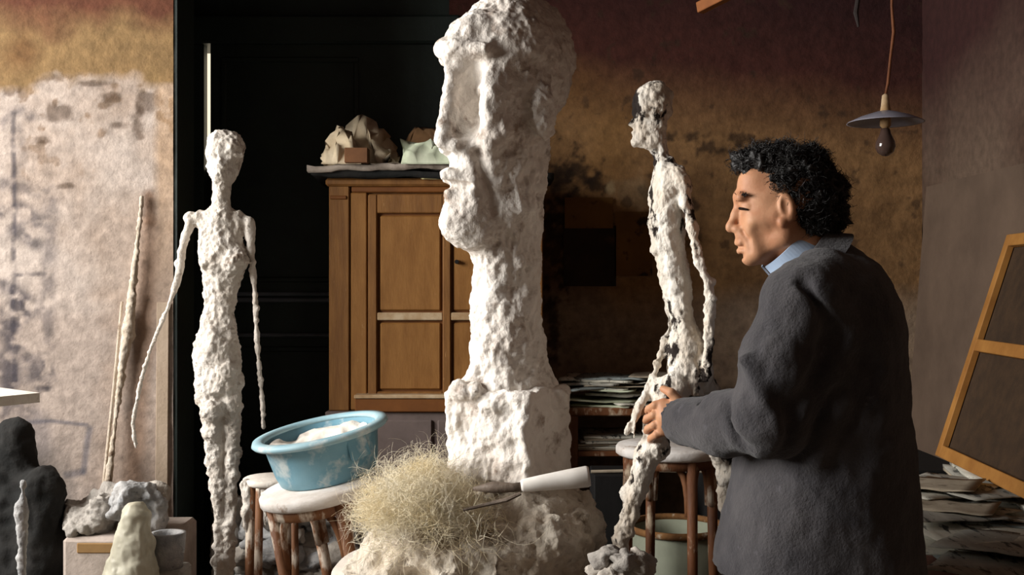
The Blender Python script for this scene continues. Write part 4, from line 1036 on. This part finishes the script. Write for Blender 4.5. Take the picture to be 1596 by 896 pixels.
o = sheet('yellow_sheet', (X(668, YC), YC + .02, ztc - .004), .07, .10, .3, 'paper_yellow', None, .002, .07, 6, .004, tilt=(0, .05)); tag(o, 'yellowish paper corner poking out under the dark cloth', 'paper', g)

# ------------------------------------------------------------------ paper table behind the figures
YT = 4.16; zt_ = Z(636, YT)
xa, xb = X(884, YT), X(1170, YT)
t = thing('work_table', 'wooden work table loaded with old newspapers against the stained wall', 'table', ((xa + xb) / 2, YT + .2, 0))
MB().box((xa, YT, zt_ - .03), (xb, YT + .40, zt_), bev=.004).build('tabletop', 'stool_wood_dark', t)
MB().box((xa + .01, YT + .01, Z(704, YT) - .02), (xb - .01, YT + .38, Z(704, YT)), bev=.003).build('lower_shelf', 'stool_wood_dark', t)
for x in (xa + .022, xb - .022):
    for y in (YT + .022, YT + .378): MB().box((x - .02, y - .02, 0), (x + .02, y + .02, zt_ - .03), bev=.003).build('leg', 'stool_wood_dark', t)
R = random.Random(4); zz = zt_
g = 'newspapers on the work table'
LOOK = {'news_a': 'pale grey printed newspaper', 'news_b': 'mid grey printed newspaper', 'news_c': 'blank tan paper sheet', 'news_d': 'blue-grey printed newspaper', 'green_paper': 'pale green paper sheet'}
for k in range(17):
    w = R.uniform(.2, .34); d = R.uniform(.18, .28); th = R.choice((.004, .006, .010)); x = R.uniform(xa + .12, xb - .2) if k % 3 else R.uniform(xa + .08, xa + .25)
    o = sheet('newspaper', (x, YT + .15 + R.uniform(-.03, .05), zz), w, d, R.uniform(-.4, .4), R.choice(('news_a', 'news_c', 'news_b', 'news_d', 'green_paper')), None, .005, .1, k, th, 10, 7, tilt=(R.uniform(-.03, .03), 0))
    tag(o, LOOK[o.data.materials[0].name] + ' in the heap on the work table', 'newspaper', g); zz += th * .8 + .0015
zz = Z(704, YT)
for k in range(8):
    o = sheet('paper_sheaf', (xa + .16 + R.uniform(-.03, .06), YT + .17, zz), .26, .28, R.uniform(-.15, .15), ('news_c', 'news_a', 'news_b')[k % 3], None, .002, .1, 30 + k, .006, 8, 6)
    tag(o, 'sheaf of pale papers stacked on the work table\'s lower shelf', 'paper', 'papers on the lower shelf'); zz += .0065
o = MB().tube([P(921, 735, 3.92), P(1010, 733, 3.92), P(1110, 735, 3.92)], .006, 10).build('thin_rod', 'news_c'); tag(o, 'thin pale rod laid level in front of the work table', 'rod')
o2 = MB().box((X(924, 3.94), 3.88, 0), (X(990, 3.94), 4.10, Z(738, 3.92)), bev=.004).build('dark_crate', 'black_wood'); tag(o2, 'black wooden crate in the shade below the work table', 'crate')
o2 = MB().box((X(1098, 3.94), 3.88, 0), (X(1150, 3.94), 4.10, Z(738, 3.92)), bev=.004).build('dark_crate', 'black_wood'); tag(o2, 'black crate standing beside the pale green drum', 'crate')

# pictures pinned to the back wall
for (a, b_, c, d_, m, lb, sd) in ((878, 960, 352, 446, 'print_dark', 'dark sooty print pinned on the stained back wall', 1), (958, 1016, 330, 430, 'print_ochre', 'ochre paper sheet with dark blotch pinned on the back wall', 2), (880, 955, 308, 356, 'print_ochre', 'brown torn paper pinned above the dark sooty print', 3)):
    yy = YB - .010 - .003 * (sd == 3)
    o = MB().box((X(a, YB), yy, Z(d_, YB)), (X(b_, YB), yy + .004, Z(c, YB)), TR((0, 0, 0))).build('pinned_sheet', m); tag(o, lb, 'print', 'sheets pinned on the back wall')

# ------------------------------------------------------------------ right side: bench, papers, canvas, board
zb_ = .635
t = thing('long_bench', 'red-brown wooden bench heaped with newspapers along the right wall', 'bench', (1.3, 3.0, 0))
for k in range(3): MB().box((.905 + k * .268, 2.25, zb_ - .03), (.905 + k * .268 + .262, 3.78, zb_), bev=.004).build('plank', 'bench_wood', t)
for x in (.95, 1.66):
    for y in (2.33, 3.7): MB().box((x - .025, y - .025, 0), (x + .025, y + .025, zb_ - .03), bev=.003).build('leg', 'bench_wood', t)
R = random.Random(12); g = 'newspapers on the bench'
mats = ('news_a', 'news_b', 'news_a', 'news_d', 'news_c', 'news_b')
n = 0
H = {}
def top_at(x, y, w, d):
    best = zb_
    for (qx, qy, qw, qd, qz) in H.get('l', []):
        if abs(x - qx) < (w + qw) * .42 and abs(y - qy) < (d + qd) * .42: best = max(best, qz)
    return best
def put(x, y, w, d, rz, th, m):
    global n
    # keep clear of the canvas foot
    z = top_at(x, y, w, d)
    o = sheet('newspaper', (x, y, z + .001), w, d, rz, m, None, .007, .13, 60 + n, th, 9, 7, tilt=(R.uniform(-.025, .025), R.uniform(-.02, .03)), curl=R.uniform(-.006, .014))
    tag(o, LOOK[m] + ' in the heap on the red-brown bench', 'newspaper', g); n += 1
    H.setdefault('l', []).append((x, y, w, d, z + th + .003))
for k in range(20):
    put(R.uniform(1.05, 1.50), R.uniform(2.40, 2.75), R.uniform(.24, .36), R.uniform(.18, .28), R.uniform(-1.1, 1.1), R.choice((.002, .003, .005)), mats[k % 6])
for k in range(22):
    put(R.uniform(1.10, 1.40), R.uniform(2.8, 3.35), R.uniform(.24, .36), R.uniform(.16, .26), R.uniform(-1.1, 1.1), R.choice((.002, .003, .005)), mats[(k * 5 + 1) % 6])
# stretched canvas seen from its back, leaning on the right wall
a0 = P(1467, 712, 3.6); e_y = np.array([-.055 / .715, -1, 0]); e_y /= np.linalg.norm(e_y); e_up = np.array([.235, 0, .72]); e_up /= np.linalg.norm(e_up)
CL, CH = 1.0, .765
t = thing('stretched_canvas', 'bare brown canvas on a pale wooden stretcher leaning by the right wall', 'canvas', a0)
nrm = np.cross(e_up, e_y); nrm /= np.linalg.norm(nrm)
if nrm[0] > 0: nrm = -nrm
def cbar(q0, q1, w, name='stretcher_bar', m='stretcher_wood', dp=.022):
    p0 = a0 + e_y * q0[0] + e_up * q0[1] + nrm * dp / 2; p1 = a0 + e_y * q1[0] + e_up * q1[1] + nrm * dp / 2
    MB().bar(p0, p1, w, dp, tuple(nrm), .002).build(name, m, t)
bw = .040
cbar((bw / 2, 0), (bw / 2, CH), bw); cbar((CL - bw / 2, 0), (CL - bw / 2, CH), bw); cbar((bw, bw / 2), (CL - bw, bw / 2), bw); cbar((bw, CH - bw / 2), (CL - bw, CH - bw / 2), bw); cbar((bw, .385), (CL - bw, .385), bw)
pc = [a0 - nrm * .002 + e_y * u_ + e_up * v_ for u_, v_ in ((0, 0), (CL, 0), (CL, CH), (0, CH))]
V = [q for q in pc] + [q - nrm * .004 for q in pc]
mesh_obj('canvas_cloth', V, [(0, 1, 2, 3), (7, 6, 5, 4), (0, 4, 5, 1), (1, 5, 6, 2), (2, 6, 7, 3), (3, 7, 4, 0)], 'canvas_back', t)
# newspapers under the foot of the canvas
for k, (yy, ln) in enumerate(((3.35, .30), (2.95, .30), (2.70, .2))):
    z = zb_
    for j in range(13):
        th = (a0[2] - zb_ - .002) / 13
        o = sheet('newspaper', (1.50 + .02 * (j % 2), yy, z + .0005), .24 + .04 * ((j * 7) % 3), ln, .10 * ((j * 5) % 5 - 2), mats[(k + j) % 6], None, .003, .13, 100 + k * 13 + j, th - .001, 8, 6)
        tag(o, LOOK[mats[(k + j) % 6]] + ' in the flat pile propping up the leaning canvas', 'newspaper', 'newspapers under the canvas'); z += th
# big plain board behind the canvas
b0 = np.array([1.60, 4.43, .682]); bu = np.array([.05, 0, .63]); bu /= np.linalg.norm(bu)
pcs = [b0, b0 + [0, -1.4, 0], b0 + [0, -1.4, 0] + bu * 1.05, b0 + bu * 1.05]
V = pcs + [q + np.array([.018, 0, 0]) for q in pcs]
o = mesh_obj('plain_board', V, [(3, 2, 1, 0), (4, 5, 6, 7), (0, 1, 5, 4), (1, 2, 6, 5), (2, 3, 7, 6), (3, 0, 4, 7)], 'board'); tag(o, 'large plain grey-brown board leaning on the right wall behind the canvas', 'board')
o = MB().box((1.40, 3.80, 0), (1.70, 4.50, .6815), bev=.006).build('storage_box', 'black_wood'); tag(o, 'black storage box under the foot of the plain board', 'box')
o = MB().box((1.585, 3.0, zb_), (1.65, 3.79, .6815), bev=.004).build('wood_batten', 'black_wood'); tag(o, 'dark batten lying along the bench under the plain board', 'batten')

# ------------------------------------------------------------------ hanging lamp, ceiling pole, frayed cord
YL = 3.3; lc = P(1380, 190, YL)
t = thing('pendant_lamp', 'flat grey enamel pendant lamp hanging on a brown cord', 'lamp', (lc[0], lc[1], lc[2]))
MB().lathe([(.012, .034), (.030, .030), (.075, .016), (.110, 0), (.113, -.003), (.108, -.002), (.074, .011), (.030, .024), (.012, .028)], 48, TR(lc)).build('lamp_shade', 'lamp_enamel', t, True)
MB().lathe([(.004, .085), (.010, .080), (.013, .05), (.016, .03), (.016, -.012), (.008, -.02)], 20, TR(lc)).build('socket', 'ledge_pale', t, True)
MB().lathe([(.004, -.015), (.013, -.022), (.016, -.035), (.028, -.060), (.030, -.075), (.024, -.092), (.010, -.102), (.002, -.104)], 24, TR(lc)).build('bulb', 'bulb_glass', t, True)
q = [lc + [0, 0, .08]] + [P(x, y, YL) for x, y in ((1384, 130), (1388, 90), (1393, 50), (1390, 10), (1391, -60))]; q.append(np.array([q[-1][0], YL, ZC]))
MB().tube(q, [.004, .005, .0045, .0055, .0045, .004, .004], 8).build('cord', 'lamp_cord', t, True)
a = P(1090, 13, 3.5); e = P(1168, -9, 3.35); e = a + (e - a) * 3.0; e[2] = a[2] + .12
o = MB().bar(a, e, .03, .035).build('wooden_pole', 'pole_wood'); tag(o, 'orange-brown wooden pole hung by wires under the ceiling', 'pole')
for q in (.15, .9):
    w_ = a + (e - a) * q; MB().tube([w_, (w_[0], w_[1], ZC)], .002, 6).build('hanging_wire', 'lamp_dark', o)
q = [P(1338, 42, 3.6), P(1334, 20, 3.6), P(1337, 0, 3.6), P(1334, -60, 3.6)]; q.append(np.array([q[-1][0], 3.6, ZC]))
o = MB().tube(q, [.004, .009, .008, .005, .005], 8).build('frayed_cord', 'lamp_dark'); tag(o, 'short frayed dark cord hanging from the ceiling near the lamp', 'cord')

# ------------------------------------------------------------------ left side: rods, rubble, crate, vase, shelf board
Yr = YP - .03
s = SDF(P(140, 790, Yr) - [.02, .12, 0], P(240, 295, Yr) + [.02, .03, 0], .0045)
W = lambda x, y, d=0: P(x, y, Yr + d)
knobby(s, [W(221, 308, .01), W(214, 380), W(206, 450), W(201, 505), W(192, 560), W(182, 640), W(166, 770, -.05)], [S(3, Yr), S(3.4, Yr), S(5.5, Yr), S(8, Yr), S(5, Yr), S(4, Yr), S(5, Yr)], 6, .25, .006, 31)
o = sdf_obj('plaster_rod', s, 'rod', None, [(.003, .03), (.002, .01)], 1.5); tag(o, 'knobbly plaster-coated rod leaning on the pale wall', 'rod')
o = MB().tube([P(190, 470, YP - .02), P(178, 600, YP - .03), P(158, 790, YP - .06), P(150, 880, YP - .08)], [.004, .005, .006, .006], 9, jitter=.2).build('thin_stick', 'rod'); tag(o, 'thin straight stick leaning beside the knobbly rod', 'stick')

Yg = 3.2; zt2 = Z(838, Yg)
t = thing('plaster_crate', 'pinkish plaster-dusted crate with an ochre stripe by the pale wall', 'crate', (X(165, Yg), Yg + .12, 0))
MB().box((X(96, Yg), Yg, 0), (X(262, Yg), Yg + .30, zt2), bev=.012).build('body', 'crate_pink', t)
MB().box((X(120, Yg), Yg - .004, Z(862, Yg)), (X(178, Yg), Yg + .01, Z(846, Yg)), bev=.003).build('stripe', 'ochre', t)
s = SDF((X(85, Yg) - .02, Yg - .05, zt2 - .03), (X(280, Yg) + .02, Yg + .33, Z(735, Yg)), .006)
Wg = lambda x, y, d=0: P(x, y, Yg + .1 + d)
for (x, y, d, r) in ((135, 818, 0, (.07, .10, .05)), (165, 790, .02, (.06, .10, .06)), (120, 800, .05, (.05, .08, .05))): s.ell(Wg(x, y, d), r, .03)
s.plane_cut((0, 0, -1), -(zt2 - .003))
o = sdf_obj('plaster_heap', s, 'plaster_grey', None, [(.02, .08), (.014, .03), (.006, .012)], 3.0); tag(o, 'soft grey heap of plaster waste on the pinkish crate', 'plaster heap')
s = SDF((X(150, Yg) - .02, Yg - .06, zt2 - .03), (X(300, Yg), Yg + .33, Z(728, Yg)), .006)
s.chain([Wg(175, 800, -.05), Wg(195, 772, -.04), Wg(225, 770, -.02), Wg(245, 790, 0), Wg(240, 815, .0), Wg(215, 825, -.02)], [.03, .032, .03, .03, .03, .035], .02); s.ell(Wg(225, 800, .05), (.06, .05, .06), .02)
s.ell(Wg(215, 832, .02), (.09, .09, .02), .02)
s.plane_cut((0, 0, -1), -(zt2 - .003))
o = sdf_obj('rag_bundle', s, 'rubble_grey', None, [(.016, .05), (.009, .02), (.004, .01)], 5.0); tag(o, 'crumpled grey rag curled on top of the pinkish crate', 'rag')
s = SDF(Wg(225, 800) - [0, .06, .02], Wg(275, 735) + [.02, .08, .02], .005)
s.ell(Wg(244, 770, .03), (.045, .045, .045), .01); s.ell(Wg(238, 782, -.02), (.028, .03, .03), .01, 'sub'); s.cone(Wg(246, 800, .03), Wg(246, 840, .03), .03, .04, .02)
o = sdf_obj('plaster_cup', s, 'rubble_pale', None, [(.006, .03)], 2.0); tag(o, 'broken grey plaster cup on the crate end near the dark door', 'plaster fragment')
Yv = 3.05; vb = P(208, 1000, Yv)
s = SDF((vb[0] - .13, vb[1] - .12, Z(985, Yv) - .01), (vb[0] + .13, vb[1] + .12, Z(775, Yv)), .005)
z0_ = Z(985, Yv); s.chain([(vb[0] + .01, Yv, Z(803, Yv)), (vb[0], Yv, Z(850, Yv)), (vb[0] - .005, Yv, Z(900, Yv)), (vb[0], Yv, z0_ + .05)], [.042, .052, .075, .08], .02); s.plane_cut((0, 0, -1), -z0_)
o = sdf_obj('plaster_cone', s, 'glass_white', None, [(.008, .07), (.004, .02)], 4.0); tag(o, 'cream tapering plaster cone standing in front of the crate', 'plaster cone')
o = MB().box((vb[0] - .11, vb[1] - .10, 0), (vb[0] + .045, vb[1] + .10, Z(985, Yv) + .002), bev=.01).build('low_block', 'plaster_grey'); tag(o, 'low grey block carrying the cream cone', 'block')
o = MB().lathe([(.01, 0), (.04, 0), (.046, .05), (.05, .10), (.036, .10), (.034, .04), (.01, .02)], 24, TR((X(262, 3.12), 3.12, Z(838, 3.12) - .085))).build('tin_can', 'rubble_grey', None, True); tag(o, 'dented grey tin beside the cream cone', 'tin')
o = MB().box((X(262, 3.12) - .028, 3.08, 0), (X(262, 3.12) + .05, 3.185, Z(838, 3.12) - .084), bev=.008).build('narrow_block', 'plaster_grey'); tag(o, 'narrow grey block carrying the dented tin', 'block')

# board on a stand cutting in at the left edge, with an added dark form standing in for shadow and a small figure below
Yb = 2.5; zl = Z(612, Yb)
t = thing('sculpture_stand', 'white plaster-dusted board on a stand in front of the pale wall', 'stand', (X(-40, Yb), Yb, 0))
V = [(X(62, Yb), Yb, zl), (X(-70, Yb - .18), Yb - .18, zl), (X(-300, Yb - .1), Yb - .1, zl), (X(-260, Yb + .3), Yb + .3, zl), (X(-70, Yb + .3), Yb + .3, zl)]
V = [np.array(v) for v in V]; V2 = [v - np.array([0, 0, .022]) for v in V]
nV = len(V); mesh_obj('board', V + V2, [tuple(range(nV))[::-1], tuple(range(nV, 2 * nV))] + [(i, (i + 1) % nV, nV + (i + 1) % nV, nV + i) for i in range(nV)], 'plaster_white', t)
for x, y in ((-110, -.10), (-100, .18), (-240, -.06), (-220, .2)): MB().tube([(X(x, Yb), Yb + y, 0), (X(x, Yb), Yb + y, zl - .02)], .022, 12).build('leg', 'stool_wood', t, True)
Yq = 3.3
s = SDF((X(-60, Yq), Yq - .2, -.01), (X(125, Yq), Yq + .22, Z(625, Yq)), .009)
s.cone((X(66, Yq), Yq, Z(765, Yq)), (X(70, Yq), Yq, .1), .072, .072, .03); s.cone((X(15, Yq), Yq + .05, Z(680, Yq)), (X(10, Yq), Yq + .05, .1), .055, .14, .04); s.plane_cut((0, 0, -1), 0)
o = sdf_obj('shadow_form', s, 'dark_cloth_and_shadow', None, [(.015, .1), (.008, .03)], 2.0); tag(o, 'black upright form standing in for shadow in front of the pale wall', 'shadow form')
Ym = 2.95
s = SDF(P(10, 1010, Ym) - [0, .06, 0], P(62, 735, Ym) + [0, .06, 0], .0036)
Wm = lambda x, y: P(x, y, Ym)
s.ell(Wm(36, 756), (.010, .010, .016), .004); knobby(s, [Wm(36, 770), Wm(34, 800), Wm(35, 830), Wm(34, 900), Wm(35, 985)], [.006, .015, .012, .009, .007], 5, .25, .005, 41); s.box(Wm(35, 992), (.035, .035, .014), .005, .005)
o = sdf_obj('small_figure', s, 'rubble_grey', None, [(.002, .02), (.0015, .008)], 2.0); tag(o, 'small thin pale figurine before the black shadow form', 'figurine')
z = Z(999, Ym); o = MB().box((X(35, Ym) - .07, Ym - .07, 0), (X(35, Ym) + .07, Ym + .07, z), bev=.006).build('dark_plinth', 'black_wood'); tag(o, 'dark plinth under the small thin figurine', 'plinth')

# ------------------------------------------------------------------ rubble table behind the basin stool
Yw = 3.78; zr = Z(912, Yw)
t = thing('rubble_table', 'low table buried in grey plaster rubble before the dark door', 'table', (X(440, Yw), Yw + .1, 0))
MB().box((X(308, Yw), Yw - .18, zr - .04), (X(640, Yw), Yw + .25, zr), bev=.008).build('tabletop', 'plaster_grey', t)
for x in (330, 620):
    for y in (-.14, .21): MB().box((X(x, Yw) - .025, Yw + y - .025, 0), (X(x, Yw) + .025, Yw + y + .025, zr - .04)).build('leg', 'stool_wood_dark', t)
s = SDF((X(310, Yw), Yw - .02, zr - .02), (X(420, Yw), Yw + .28, Z(765, Yw)), .006)
s.box((X(345, Yw), Yw + .12, (zr + Z(790, Yw)) / 2), (.052, .08, (Z(790, Yw) - zr) / 2 + .01), .02, .01); s.ell((X(338, Yw), Yw + .1, Z(795, Yw)), (.045, .07, .03), .02); s.plane_cut((0, 0, -1), -(zr - .003))
o = sdf_obj('plaster_block', s, 'plaster_grey', None, [(.010, .05), (.005, .02)], 2.0); tag(o, 'upright grey plaster block behind the standing figure\'s legs', 'plaster block')
R = random.Random(8); g = 'rubble behind the basin stool'
HR = []
for k in range(230):
    x = X(R.uniform(385, 600), Yw); y = Yw + R.uniform(-.15, .22); r = R.uniform(.02, .05)
    z = zr
    for (qx, qy, qr, qz) in HR:
        if math.hypot(x - qx, y - qy) < (r + qr) * .62: z = max(z, qz)
    if z > zr + .27 * (1 - .4 * abs((x - X(470, Yw)) / .25)): continue
    HR.append((x, y, r, z + r * 1.15))
    m = R.choice(('rubble_grey', 'rubble_grey', 'plaster_grey', 'rubble_pale'))
    o = lump('rubble_lump', (x, y, z + r * .72), (r * R.uniform(.9, 1.5), r * R.uniform(.9, 1.3), r * .85), m, k + 40, None, .5, 1.8, None, 3, k % 3 != 0)
    tag(o, {'rubble_grey': 'blue-grey lump of plaster rubble behind the tilted stool', 'plaster_grey': 'mottled brown-grey lump of plaster rubble behind the tilted stool', 'rubble_pale': 'pale lump of plaster rubble behind the tilted stool'}[m], 'rubble', g)
# a second caked seat peeping out behind the basin stool
Ys = 3.45; zs_ = Z(743, Ys)
t = thing('caked_stool', 'small white-topped stool hung with plaster drips behind the basin stool', 'stool', (X(425, Ys), Ys, 0))
MB().lathe([(.01, zs_ - .022), (.085, zs_ - .022), (.092, zs_ - .016), (.092, zs_ - .004), (.086, zs_), (.01, zs_)], 30, TR((X(425, Ys), Ys, 0))).build('seat', 'plaster_white', t, True)
for x, y in ((-.055, -.055), (.055, -.055), (-.055, .055), (.055, .055)): MB().tube([(X(425, Ys) + x, Ys + y, zs_ - .02), (X(425, Ys) + x * 1.2, Ys + y * 1.2, 0)], [.014, .011], 9, jitter=.3).build('leg', 'stool_wood', t, True)
s = SDF((X(360, Ys), Ys - .12, Z(870, Ys)), (X(440, Ys), Ys + .1, Z(735, Ys)), .005)
s.chain([P(385, 756, Ys - .05), P(386, 800, Ys - .06), P(392, 850, Ys - .06)], [.026, .020, .006], .02); s.chain([P(412, 758, Ys - .06), P(414, 820, Ys - .065)], [.016, .004], .015)
sdf_obj('plaster_drip', s, 'plaster_figure', t, [(.008, .04), (.005, .016)], 3.0)
for k, (x0_, x1_, y0_, m) in enumerate(((455, 560, 850, 'rubble_pale'), (400, 470, 800, 'plaster_grey'))):
    o = lump('plaster_chunk', P((x0_ + x1_) / 2, y0_, Yw - .02 - .02 * k), (S(x1_ - x0_, Yw) * .55, .06, .05), m, 90 + k, None, .35, 1.4, None, 4); tag(o, ('long pale plaster chunk lying right of the tilted stool\'s leg', 'mottled plaster chunk below the white-topped stool')[k], 'plaster lump')

for o in bpy.data.objects:
    if '_local' in o: del o['_local']
